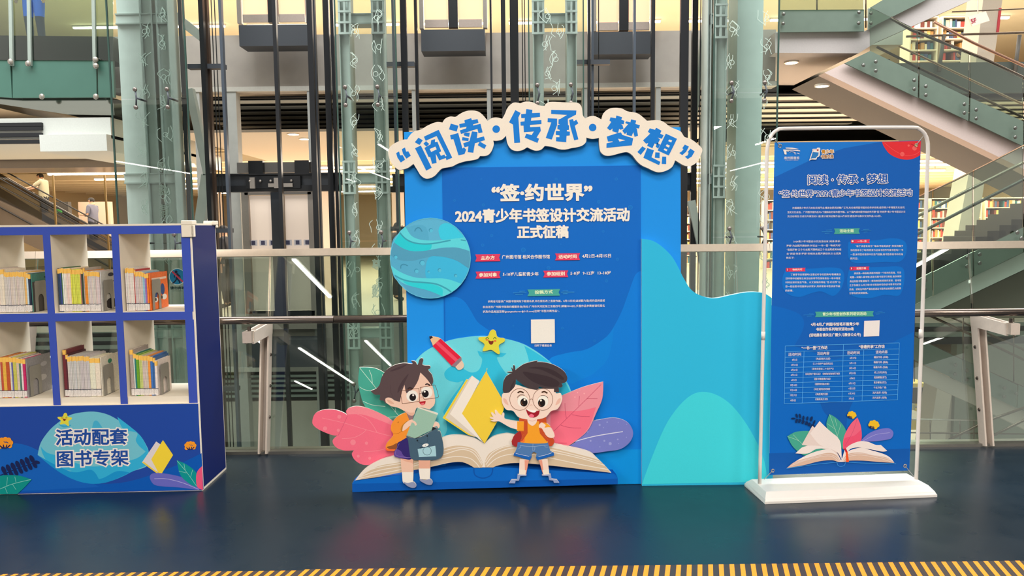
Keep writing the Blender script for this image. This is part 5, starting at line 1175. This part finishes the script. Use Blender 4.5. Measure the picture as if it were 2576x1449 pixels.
# library emblem and bookmark badge
T5 = Z(1900, 330, .10354)
for st in ('735,398 800,395 900,400 1050,432 1045,440 740,422', '675,445 850,447 1085,468 1092,488 900,470 755,480 762,565 715,565'): a.P(WT, st, f=T5)
for st in ('775,490 815,492', '835,515 880,500 975,520', '945,550 995,555', '1020,530 1075,555'): a.L(WT, st, 12, f=T5)
a.text([("廣州圖書館", 700, 682, 1070, 680, 66, WT, .008, T5), ("GUANGZHOU LIBRARY", 720, 712, 1050, 712, 22, WT, 0, T5)])
a.S(WT, '1400,430! 1490,425 1500,405 1560,400 1580,440 1570,500 1560,600 1500,640 1480,690 1370,690 1320,712! 1315,690 1380,500 1385,450', f=T5)
a.P((44, 128, 200), '1395,505 1540,518 1530,590 1490,625 1470,655 1370,660 1340,690', f=T5); a.L((190, 40, 50), '1410,495 1400,460 1440,445 1540,445', 7, f=T5); a.P((190, 60, 70), '1495,440 1540,440 1535,480 1495,478', f=T5)
a.text([("青少年", 1615, 545, 1905, 535, 88, WT, [(.14, WT), (.04, (206, 140, 40))], T5), ("书签交流", 1600, 660, 1895, 650, 78, WT, [(.14, WT), (.04, (160, 100, 20))], T5)])
# illustration
f = C5
for x, y, r1, r2, an in ((680, 340, 26, 10, 0), (722, 308, 12, 26, -.3), (720, 368, 14, 26, .3), (760, 310, 12, 26, -.2), (755, 368, 14, 26, .3), (800, 335, 13, 28, .1), (795, 382, 15, 24, .4), (846, 340, 13, 26, .2), (836, 395, 16, 24, .5), (893, 345, 15, 32, .3), (868, 408, 15, 24, .5), (926, 385, 12, 28, .4), (905, 430, 20, 26, .6)): a.C((6, 44, 96), x, y, r1, r2, an, f=f)
a.L((6, 44, 96), '700,340 800,365 900,410 960,440', 4, f=f)
GRN = (70, 170, 148)
a.S(GRN, '610,550! 700,500 790,487 870,487! 900,560 850,660 1070,700! 870,775! 800,772 725,720 660,650', f=f)
a.L((190, 230, 205), '612,552 740,600 800,660', 3, f=f); a.L((190, 230, 205), '680,530 745,600', 3, f=f)
a.S(GRN, '1107,288! 1180,330 1260,410 1303,495 1290,600 1262,705! 1200,600 1100,500 1070,400', f=f)
for st in ('1108,292 1190,520 1230,640', '1170,340 1195,430', '1080,400 1180,470', '1240,410 1200,540'): a.L((190, 230, 205), st, 3, f=f)
a.S((246, 104, 134), '1435,330! 1475,430 1486,560 1460,620 1370,660 1270,705! 1265,620 1290,520 1360,400', f=f)
a.S((243, 84, 118), '1478,470! 1486,560 1460,620 1370,660 1272,703! 1280,580 1400,540', f=f); a.L((200, 70, 110), '1433,340 1380,500 1290,660', 3, f=f)
a.S((122, 122, 208), '1465,612! 1560,520 1680,470 1800,455 1856,500 1840,565 1780,590 1620,610', f=f); a.L((200, 195, 235), '1500,605 1650,530 1815,507', 3, f=f)
for cx, cy in ((1366, 300), (1625, 415)):
    k = 1.0 if cx < 1500 else 1.2
    for dx, dy in ((-32, 0), (-20, -22), (5, -28), (30, -14), (38, 4), (18, 22), (0, 8), (-10, 14)): a.C((246, 196, 40), cx + dx*k, cy + dy*k, 20*k, f=f)
    for dx, dy, an in ((-25, 24, .6), (-12, 26, .2), (2, 28, -.3), (-34, 16, 1.0)): a.C((30, 30, 80), cx + dx*k, cy + dy*k, 5*k, 14*k, an, f=f)
PG = (246, 232, 226); PG2 = (236, 216, 208)
a.S(PG2, '905,425! 960,480 1060,600 1180,720 1240,830! 1130,740 1050,700 780,650!', f=f)
a.S(PG, '990,370! 1060,440 1140,510 1200,560 1240,640 1250,830! 1200,740 1100,690! 980,640 880,515!', f=f)
a.S(PG, '780,682! 860,660 1000,665 1120,700 1240,830! 1150,720 1070,692! 950,700 850,752 705,750!', f=f)
a.S(PG, '1285,705! 1350,650 1460,608 1560,615 1650,650 1710,650! 1785,720! 1730,730 1600,705 1465,682! 1350,700 1250,830!', f=f)
a.S(PG, '605,922! 730,830 900,745 1070,702 1150,722 1245,835! 1300,740 1460,685 1600,715 1750,760 1825,805 1870,863! 1700,852 1500,836 1340,836 1290,850! 1200,850! 1130,830 980,845 800,890', f=f)
a.S((222, 186, 164), '612,920! 700,850 900,790 1080,745 1180,765 1235,840! 1200,850! 1130,830 980,845 800,890', f=f)
a.S((222, 186, 164), '1255,840! 1320,760 1460,740 1620,770 1780,800 1868,862! 1700,852 1500,836 1340,836 1290,850!', f=f)
for st in ('640,902 800,840 1000,790 1130,785 1215,845', '680,868 900,800 1080,762 1180,790 1225,842', '1262,845 1330,790 1480,770 1700,810 1850,858', '1258,842 1330,772 1480,752 1700,790 1830,830'): a.L(PG2, st, 6, f=f)
a.L((60, 150, 225), '600,930 900,885 1195,855', 6, f=f); a.L((60, 150, 225), '1295,852 1500,865 1890,872', 6, f=f); a.L((60, 150, 225), '1195,855 1205,890 1240,905 1282,890 1294,852', 6, f=f)
a.P((210, 30, 40), '1280,695 1300,690 1320,735 1298,745', f=f); a.P((245, 86, 34), '1298,740 1320,732 1336,850 1302,854', f=f)
a.build('printed_artwork', fab, kind='stuff')
RG = mat((205, 190, 170), rough=0.3, metal=0.7)
for gx, gy, px_, py_ in ((1962, 367, 1944, 345), (2305, 365, 2322, 343), (1944, 1184, 1922, 1206), (2277, 1172, 2300, 1200)):
    m = MB(); c = BNP.pt(gx, gy, 0.002); cir = [c + Bu * .009*math.cos(t) + Vector((0, 0, .009*math.sin(t))) for t in [i*math.pi/5 for i in range(11)]]
    m.tube(cir, 0.0028, RG, n=6); m.build('grommet', bn, smooth=True)
    m = MB(); m.tube([BNP.pt(gx, gy, 0.004), BNP.pt((gx+px_)/2, (gy+py_)/2, 0.004), BNP.pt(px_, py_, 0.002)], 0.002, mat((150, 150, 150), rough=.4), n=6); m.build('cord', bn)
# ================================================================ bookcase
SP = Plane(ZP(0, 1243, 0), ZP(513, 1233, 0))
bcx = SP.at(SP.uz(235, 1238)[0], 0, -0.2)
bc = thing('bookcase', 'blue open bookcase with six cubbies and a printed front panel', 'bookcase', tuple(bcx))
def UU(*q): return sum(SP.uz(*p)[0] for p in q) / len(q)
def ZZ(*q): return sum(SP.uz(*p)[1] for p in q) / len(q)
uR = UU((513, 1233), (500, 1000), (490, 800))
c3l, c3r = UU((297, 588), (308, 783), (310, 806), (322, 1017)), UU((455, 587), (465, 780), (466, 803), (475, 1014))
c2l, c2r = UU((125, 592), (137, 786), (139, 809), (153, 1019)), UU((281, 589), (290, 785), (291, 807), (304, 1016))
per = c3l - c2l; c1l, c1r = c2l - per, c2r - per
uL = c1l - (uR - c3r)
zt = ZZ((10, 566), (470, 561)); z1t = ZZ((200, 590), (380, 588)); z1b = ZZ((210, 786), (380, 783)); z2t = ZZ((210, 808), (380, 805)); z2b = ZZ((220, 1001), (400, 998)); zp = ZZ((60, 1020), (400, 1016))
DEP = 0.40
CRW = mat((238, 226, 206), rough=0.55, noise=0.01)
BLU = mat((60, 84, 184), rough=0.6, k=0.95, noise=0.02, scale=200, spec=.25); NAV = mat((20, 36, 100), rough=0.5, k=.9, noise=0.02, scale=200, spec=.2)
def sb(m, u0, u1, z0, z1, d0, d1, mt):      # d: depth behind the front plane
    return m.hexa([SP.at(u, z, -d) for z in (z0, z1) for u, d in ((u0, d0), (u1, d0), (u1, d1), (u0, d1))], mt)
for nm, a0, a1 in (('side_panel', uL, uL + .03), ('side_panel', uR - .03, uR)):
    m = MB(); sb(m, a0 + .001, a1 - .0015, 0, zt - .012, 0.003, DEP - .003, CRW)
    if a1 == uR:
        sb(m, a1 - .0015, a1, 0.016, zt - .014, 0.014, DEP - .014, NAV)
    m.build(nm, bc)
inner = [(c1r, c2l), (c2r, c3l)]
for a0, a1 in inner:
    m = MB(); sb(m, a0, a1, z2b, z1t, 0.003, DEP - .004, CRW); m.build('divider', bc)
for a0, a1 in ((uL + .03, c1l), (c3r, uR - .03)):
    if a1 - a0 > 0.004: m = MB(); sb(m, a0, a1, z2b, z1t, 0.003, DEP - .004, CRW); m.build('filler_strip', bc)
m = MB(); sb(m, uL + .03, uR - .03, z1t, zt - .014, 0.003, DEP - .003, CRW); m.build('top_board', bc)
for a0, a1 in ((c1l, c1r), (c2l, c2r), (c3l, c3r)):
    m = MB(); sb(m, a0, a1, z2t, z1b, 0.002, DEP - .004, CRW); m.build('shelf', bc)
m = MB(); sb(m, uL + .03, uR - .03, 0.10, z2b, 0.006, DEP - .004, CRW); m.build('bottom_board', bc)
# blue facing on the board edges
m = MB()
sb(m, uL, uR - .016, z1t, zt - .012, 0, .003, BLU); sb(m, uL, uR - .016, z2t, z1b - .004, 0.0, .002, BLU)
for a0, a1 in [(uL, c1l)] + inner + [(c3r, uR - .010)]: sb(m, a0, a1, zp, z2t, 0.0, .003, BLU); sb(m, a0, a1, z1b - .004, z1t, 0.0, .003, BLU)
m.build('blue_facing', bc)
m = MB(); sb(m, uL, uR, 0, zp, -0.006, .006, CRW); m.build('front_panel', bc)
# corner brackets and top trim
for d0, d1 in ((-0.012, 0.06), (DEP - .07, DEP + .012)):
    m = MB(); sb(m, uR - .055, uR + .012, zt - .012, zt + .016, d0, d1, CRW)
    if d0 < 0: sb(m, uR - .055, uR + .012, zt - .085, zt - .012, d0, .012, CRW)
    sb(m, uR + .0015, uR + .012, zt - .085, zt - .012, d0, d0 + .05 if d0 < 0 else d1, CRW) if d0 < 0 else sb(m, uR + .0015, uR + .012, zt - .03, zt - .012, d1 - .035, d1, CRW)
    m.build('corner_bracket', bc, bevel=0.005)
m = MB(); sb(m, uL, uR, zt - .014, zt - .002, 0.0, DEP, CRW); m.build('top_trim', bc)
# printed front
BS = Z(0, 800, .31056)
a = Art(SP, 0.0065, PX)
ZB = SP.uz(235, 1240)[1]
q = [SP.at(uL, 0.002), SP.at(uR - .004, 0.002), SP.at(uR - .004, zp - .003), SP.at(uL, zp - .003)]
a.mb.prism([p + SP.n * .0065 for p in q], None, ink((30, 72, 164)))
a.i = 1
a.S((0, 88, 184), '-110,1160! 0,1152 80,1168 160,1210 300,1215 420,1180 507,1140! 512,1231! 200,1237! -40,1241!'); a.S((14, 98, 192), '-60,1120! 40,1115 100,1135 150,1170 250,1225! -40,1240!')
a.S((116, 196, 214), '305,1110! 330,1010 400,910 480,840 570,785 680,762 780,760 880,785 980,840 1080,900 1150,970 1200,1060! 1200,1190 1080,1240 1000,1280 900,1320 800,1342 700,1338 600,1310 500,1260 400,1190', f=BS)
a.S((50, 178, 222), '950,800! 1080,900 1150,970 1200,1070! 1210,1185! 1080,1240 1000,1280 900,1320 800,1342 700,1338 600,1310! 560,1250 590,1240! 420,1200 350,1110 330,1040! 380,1090 480,1120 700,1200 900,1190! 1100,1140 1180,1080! 1130,1040 1100,990 1110,930 1000,900', f=BS)
a.S((20, 150, 212), '305,1110! 400,1190 500,1260 600,1310 700,1338 800,1342 900,1320 1050,1252! 950,1240 850,1290 800,1305! 740,1230 600,1250 450,1190', f=BS)
a.S((70, 178, 214), '745,895! 760,840 790,835 830,890!', f=BS); a.S((60, 170, 210), '475,860 520,870 575,865 560,880 510,885', f=BS)
star_face(a, BS, 0.60, 523, 820)
a.text([("活动配套", 455, 1028, 1028, 1020, 122, (240, 232, 228), [(.10, (22, 90, 150)), (.10, (240, 234, 228)), (.028, (28, 76, 160))], BS), ("图书专架", 465, 1202, 1040, 1188, 122, (240, 232, 228), [(.10, (22, 90, 150)), (.10, (240, 234, 228)), (.024, (28, 76, 160))], BS)])
a.P((226, 216, 216), '1265,1000 1302,1025 1235,1150 1290,1255 1150,1170', f=BS); a.P((240, 208, 70), '1150,1170 1165,1165 1288,1258 1270,1258 1210,1215', f=BS)
a.S((248, 216, 60), '1320,988! 1402,1110! 1310,1260! 1285,1255! 1225,1145!', f=BS)
a.S((106, 106, 196), '1215,1300 1225,1265 1270,1255 1350,1262 1460,1285 1560,1320 1640,1385! 1600,1392! 1450,1372 1330,1365 1250,1350', f=BS); a.L((190, 185, 230), '1250,1302 1350,1303 1480,1335 1610,1388', 4, f=BS)
a.S((0, 150, 150), '1432,1152! 1500,1180 1570,1230 1600,1280 1590,1370! 1530,1340 1460,1270', f=BS)
for st in ('1434,1156 1520,1260 1592,1362', '1490,1180 1500,1235', '1560,1230 1545,1285', '1448,1240 1510,1255'): a.L((150, 215, 205), st, 3, f=BS)
a.S((240, 90, 130), '1638,1200! 1600,1240 1588,1300 1600,1370 1645,1393!', f=BS)
for cx, cy, k in ((1540, 1038, 1.0), (38, 1018, 1.35)):
    for dx, dy in ((-32, -8), (-18, -22), (4, -26), (24, -22), (36, -6), (30, 12), (-30, 16), (8, 8), (-10, 4)): a.C((250, 158, 40), cx + dx*k, cy + dy*k, 15*k, f=BS)
    for dx, dy, an in ((-20, 20, -.8), (-6, 18, -.2), (10, 18, .3), (24, 16, .8)): a.C((40, 36, 80), cx + dx*k, cy + dy*k, 4*k, 15*k, an, f=BS)
for i in range(7):
    x, y = 30 + i * 38, 1262 - i * 15
    a.C((18, 32, 84), x, y - 30, 17, 33, -.45, f=BS); a.C((18, 32, 84), x + 22, y + 18, 15, 28, -.5, f=BS)
a.C((18, 32, 84), 298, 1168, 24, 13, .2, f=BS); a.L((18, 32, 84), '0,1275 150,1215 290,1168', 5, f=BS)
a.S((0, 146, 140), '-60,1400! -40,1310 0,1280 80,1272 170,1280 256,1308! 200,1370 140,1425! 0,1428!', f=BS); a.L((140, 210, 200), '0,1385 100,1345 250,1308', 4, f=BS)
for st in ('60,1290 55,1360', '120,1285 130,1332', '40,1370 60,1420', '100,1345 130,1390'): a.L((140, 210, 200), st, 3, f=BS)
a.build('printed_front', bc)

# ---------------------------------------------------------------- books
PAG = mat((240, 228, 205), rough=0.8, noise=0.06, scale=400); YEL = mat((250, 196, 90), rough=.5, noise=0.02); LBLM = mat((222, 214, 208), rough=.6, noise=.22, scale=260); BLK = mat((40, 40, 60), rough=.5)
def book(name, label, group, u0, w_, h, d, col, z0, rec=0.03, tag=0.028, lab=True, tilt=0.0):
    b0 = SP.at(u0 + w_/2, z0, -rec - d/2)
    r = thing(name, label, 'book', tuple(b0), group)
    cm = mat(tuple(col), rough=.45, k=.95, noise=.10, scale=90)
    m = MB(); t = min(.0018, w_ * .2)
    sb(m, u0 + .0004, u0 + t, z0, z0 + h, rec, rec + d, cm); sb(m, u0 + w_ - t, u0 + w_ - .0004, z0, z0 + h, rec, rec + d, cm); sb(m, u0 + t, u0 + w_ - t, z0, z0 + h, rec, rec + .002, cm)
    m.build('cover', r)
    m = MB(); sb(m, u0 + t, u0 + w_ - t, z0 + .003, z0 + h - .003, rec + .002, rec + d - .003, PAG); m.build('pages', r)
    if tag:
        zz = h - R.uniform(0, .004)
        m = MB(); sb(m, u0 + .0002, u0 + w_ - .0002, z0 + zz - tag, z0 + zz, rec - .0006, rec + .012, YEL); m.build('spine_sticker', r)
    if lab:
        m = MB(); sb(m, u0 + .0003, u0 + w_ - .0003, z0 + .004, z0 + .042, rec - .0006, rec + .01, LBLM); k = R.uniform(-.0015, .0015); sb(m, u0 + .0003, u0 + w_ - .0003, z0 + .042 + k, z0 + .0455 + k, rec - .0008, rec + .01, BLK); m.build('call_label', r)
    return r
ORDN = ['first', 'second', 'third', 'fourth', 'fifth', 'sixth', 'seventh', 'eighth', 'ninth', 'tenth', 'eleventh', 'twelfth', 'thirteenth', 'fourteenth', 'fifteenth']
NUMN = 'zero one two three four five six seven eight nine ten eleven twelve thirteen fourteen fifteen'.split()
def row(where, items, uleft, uright, z0):
    tot = sum(n * wd for n, wd, *_ in items); sc_ = (uright - uleft) / tot; u = uleft
    for n, wd, h, d, col, label, group in items:
        for i in range(n):
            w_ = wd * sc_; hh = h + R.uniform(-.002, .002); cl = tuple(max(0, min(255, c + R.randint(-5, 5))) for c in col)
            core = re.split(r',| in the | beside | after | between | standing | of the ', label)[0]
            lb = label if n == 1 else '%s, %s of %s from the cubby wall, %s' % (core, ORDN[i], NUMN[n], where)
            book('picture_book', lb, group if n > 1 else None, u + .0002, w_ - .0004, hh, d + R.uniform(-.004, .004), cl, z0, .03 + R.uniform(-.002, .002)); u += w_
G = 'thin books of one series standing together in a cubby'
z1, z2 = z1b + .0022, z2b + .0022
def uq(x, y): return SP.uz(x, y, -.03)[0]
row('upper centre cubby', [(1, 2, .262, .21, (38, 66, 96), 'navy picture book at the wall of the upper centre cubby', 0), (1, 1.4, .262, .21, (60, 80, 150), 'violet-blue picture book second in the upper centre cubby', 0), (1, 1, .266, .21, (60, 110, 60), 'green-spined picture book near the navy one, upper centre cubby', 0),
     (2, 1.4, .262, .21, (240, 232, 222), 'white-spined book, upper centre cubby', 'white books of the upper centre cubby'), (4, 1.2, .262, .21, (244, 220, 205), 'thin pinkish-white book beside the lime books, upper centre cubby', 'pinkish-white books of the upper centre cubby'),
     (7, 1.25, .256, .20, (226, 226, 84), 'thin lime-yellow book in the upper centre cubby', 'lime-yellow books of the upper centre cubby'), (1, 1.1, .262, .21, (200, 120, 110), 'reddish patterned book after the lime ones, upper centre cubby', 0), (1, 1.8, .258, .20, (52, 66, 48), 'dark green patterned book in the upper centre cubby', 0), (1, 1.1, .262, .20, (190, 180, 160), 'beige book beside the dark green patterned one, upper centre cubby', 0),
     (2, 1.3, .246, .20, (246, 150, 44), 'bright orange-spined book in the upper centre cubby', 'orange books of the upper centre cubby'), (9, 1.25, .242, .20, (222, 208, 200), 'thin pale grey book of the series by the bookend, upper centre cubby', 'pale grey series of the upper centre cubby')],
    c2l + .012, uq(250, 700), z1)
row('upper end cubby', [(2, 1.6, .262, .21, (238, 232, 220), 'dark-lettered white book, upper end cubby', 'lettered white books of the end cubby'), (5, 1.3, .258, .20, (240, 226, 216), 'thin white book in the upper end cubby', 'thin white books of the end cubby'), (1, 1.0, .250, .20, (196, 50, 50), 'red-edged thin book in the upper end cubby', 0),
     (7, 1.25, .238, .20, (222, 206, 198), 'thin pale grey series book in the upper end cubby', 'pale grey series of the end cubby'), (2, 1.2, .234, .20, (160, 205, 215), 'pale blue-spined book in the upper end cubby', 'pale blue books of the end cubby'), (1, 2.2, .226, .20, (160, 110, 180), 'purple-spined book next to the orange cover', 0), (1, 2.0, .226, .20, (248, 128, 40), 'orange picture book whose cover faces out past the bookend', 0)],
    c3l + .012, uq(373, 700), z1)
row('upper edge cubby', [(2, 3, .268, .21, (206, 196, 180), 'blue-lettered beige book in the upper edge cubby', 'beige books of the upper edge cubby'), (3, 2, .262, .21, (240, 224, 200), 'cream book beside the grey series, upper edge cubby', 'cream books of the upper edge cubby'), (13, 1.3, .246, .20, (224, 210, 200), 'thin pale grey series book, upper edge cubby', 'pale grey series of the upper edge cubby'),
     (1, 1.6, .244, .20, (246, 190, 110), 'amber-spined book, upper edge cubby', 0), (1, 1.6, .238, .20, (210, 232, 232), 'pale aqua book, upper edge cubby', 0), (1, 2.0, .234, .20, (30, 40, 62), 'black-spined book beside the bookend, upper edge cubby', 0)],
    c1l + .012, uq(76, 700), z1)
row('lower edge cubby', [(1, 3, .252, .2, (225, 215, 190), 'cream-spined book at the wall, lower edge cubby', 0), (1, 2, .25, .2, (200, 80, 60), 'brick-red book, lower edge cubby', 0), (1, 3.0, .25, .2, (238, 190, 70), 'yellow book, lower edge cubby', 0), (1, 3.2, .25, .20, (200, 92, 44), 'thick rust-orange book, lower edge cubby', 0), (1, 1.6, .25, .20, (236, 224, 206), 'white book after the rust-orange one, lower cubby', 0), (1, 1.2, .245, .20, (120, 110, 180), 'thin violet book, lower edge cubby', 0), (1, 3.0, .25, .20, (206, 200, 90), 'olive-yellow book, lower edge cubby', 0),
     (1, 2.4, .246, .20, (226, 208, 188), 'pale tan book, lower edge cubby', 0), (1, 1.6, .242, .19, (90, 130, 110), 'sage green book, lower edge cubby', 0), (1, 1.6, .24, .19, (236, 230, 220), 'white book with green band, lower edge cubby', 0), (1, 2.4, .236, .19, (206, 40, 100), 'magenta book beside the bookend, lower edge cubby', 0)],
    c1l + .02, uq(62, 900), z2)
row('lower centre cubby', [(1, 2.6, .288, .21, (118, 34, 52), 'tall maroon picture book at the wall of the lower centre cubby', 0), (1, 1.6, .262, .21, (90, 30, 40), 'dark wine-red book beside the tall maroon one', 0), (15, 1.35, .250, .20, (212, 202, 200), 'thin silver-grey series book of the lower centre cubby', 'silver-grey series of the lower centre cubby'), (2, 2.6, .238, .20, (240, 228, 208), 'cream book with fruit pictures, lower centre cubby', 'cream fruit books of the lower centre cubby'), (1, 4.4, .238, .20, (236, 224, 206), 'wide cream book with brushed characters against the bookend', 0)],
    c2l + .012, uq(250, 900), z2)
row('lower end cubby', [(1, 3.4, .288, .21, (186, 172, 160), 'taupe book at the wall of the lower end cubby', 0), (1, 1.6, .262, .21, (226, 226, 215), 'off-white book beside the taupe one', 0), (1, 1.8, .26, .21, (40, 120, 120), 'teal-spined book in the lower end cubby', 0), (1, 3.0, .256, .20, (110, 170, 40), 'leaf-green thick book in the lower end cubby', 0), (2, 1.8, .25, .20, (206, 214, 130), 'pale green book in the lower end cubby', 'pale green books of the lower end cubby'),
     (5, 1.2, .246, .20, (220, 204, 190), 'thin beige series book in the lower end cubby', 'beige series of the lower end cubby'), (2, 1.4, .246, .20, (248, 160, 70), 'orange book in the lower end cubby', 'orange books of the lower end cubby'), (1, 2.6, .24, .20, (60, 120, 196), 'bright blue book in the lower end cubby', 0), (1, 2.0, .232, .2, (70, 110, 160), 'steel-blue book in the lower end cubby', 0), (1, 2.6, .216, .19, (240, 230, 214), 'short white book against the bookend, lower end cubby', 0)],
    c3l + .012, uq(394, 900), z2)
# covers turned to the aisle and bookends
def facing(label, u0, z0, h, d, col, motif):
    r = book('picture_book', label, None, u0, .006, h, d, col, z0, .032, tag=0, lab=False)
    m = MB(); us = u0 + .0062
    def q(d_, z_): return SP.at(us, z0 + z_ * h, -.032 - d_ * d)
    for c, poly in motif: us += .00015; m.prism([q(*p) for p in poly], None, ink(c))
    m.build('cover_picture', r)
def el(cx, cy, rx, ry, n=14): return [(cx + rx*math.cos(2*math.pi*i/n), cy + ry*math.sin(2*math.pi*i/n)) for i in range(n)]
facing('orange cover with two blue shoe pictures behind the bookend', uq(373, 700) + .002, z1, .226, .24, (250, 118, 40), [((60, 90, 150), el(.28, .40, .10, .12)), ((250, 245, 240), el(.28, .26, .12, .07)), ((30, 30, 40), el(.27, .27, .04, .05)), ((60, 90, 150), el(.68, .52, .12, .16)), ((250, 245, 240), el(.76, .30, .15, .08)), ((30, 30, 40), el(.62, .3, .04, .05)), ((255, 225, 205), [(.08, .80), (.92, .80), (.92, .86), (.08, .86)])])
facing('grey-white cover with emblem standing in the upper centre cubby', uq(250, 700) + .002, z1, .240, .21, (205, 202, 196), [((70, 70, 80), el(.55, .90, .16, .05)), ((60, 60, 70), [(.3, .72), (.8, .72), (.8, .735), (.3, .735)]), ((40, 34, 36), el(.5, .16, .3, .14))])
facing('teal-topped cover of the upper edge cubby', uq(76, 700) + .002, z1, .232, .22, (66, 130, 116), [((90, 84, 78), [(0, 0), (1, 0), (1, .78), (0, .78)]), ((40, 70, 70), [(.55, .86), (.8, .88), (.8, .92), (.55, .9)])])
facing('grey cover with faded pattern, lower edge cubby', uq(62, 900) + .002, z2, .238, .24, (150, 146, 148), [((196, 192, 192), el(.6, .4, .2, .08)), ((190, 186, 190), el(.7, .75, .14, .06))])
facing('cream cover with a green drop and black brush characters', uq(250, 900) + .002, z2, .24, .24, (226, 218, 200), [((60, 140, 110), el(.42, .84, .10, .06)), ((60, 60, 60), [(.86, .9), (.94, .9), (.94, .1), (.86, .1)])])
def bookend(label, u0, z0, hh, dd):
    r = thing('bookend', label, 'bookend', tuple(SP.at(u0, z0, -.1)), 'grey metal bookends in the bookcase'); del r['group']
    gm = mat((150, 146, 138), rough=.4, metal=.3)
    out = [(0, 0), (0, .93), (.08, 1), (.92, 1), (1, .93), (1, 0), (.74, 0)] + [(.5 + .24*math.cos(t), .40 + .16*math.sin(t)) for t in [i*math.pi/8 for i in range(9)]] + [(.26, 0)]
    m = MB(); m.prism([SP.at(u0, z0 + b*hh, -.045 - a_*dd) for a_, b in out], SP.u * .0015, gm); m.build('upright_plate', r)
    m = MB(); sb(m, u0 - .06, u0 + .0015, z0 - .0018, z0 - .0006, .05, .05 + dd, gm); m.build('base_plate', r)
for lb, x, y, z0, k in (('grey bookend before the teal-topped cover, upper edge cubby', 76, 700, z1, .0), ('grey bookend with arched opening in the upper centre cubby', 250, 700, z1, .0), ('grey bookend in front of the orange shoe cover', 373, 700, z1, .0), ('grey bookend by the magenta book, lower edge cubby', 62, 900, z2, .0), ('grey arched bookend in the lower centre cubby', 250, 900, z2, 0), ('grey arched bookend after the short white book', 394, 900, z2, 0)):
    bookend(lb, uq(x, y) + .0115 + .0005, z0, .186, .115)
# ================================================================ line lamps under the platform ceiling (they show mirrored in the leaning glass)
for x, ya, yb, lb in ((-8.6, -14.4, -12.5, 'short'), (-7.6, -24.2, -15.2, 'longest'), (-5.0, -19.2, -14.0, 'long'), (-4.78, -8.1, -4.8, 'nearest'), (-10.1, -26.3, -23.4, 'rearmost'), (9.4, -6.3, -4.3, 'short lone'), (14.9, -15.7, -13.6, 'farthest'), (-17.2, -20, -10, 'outermost'), (12.5, -20, -14, 'lone outer')):
    t = thing('line_lamp', '%s line lamp of the platform ceiling, mirrored in the glass' % lb, 'ceiling lamp', (x, (ya + yb) / 2, 4.6))
    m = MB(); m.box(x - .038, x + .038, ya, yb, 4.6, 4.64, lamp((255, 250, 240), 14)); m.build('diffuser', t)
    m = MB(); m.box(x - .08, x + .08, ya - .03, yb + .03, 4.64, 4.744, mat((210, 208, 200), rough=.5)); m.build('housing', t)
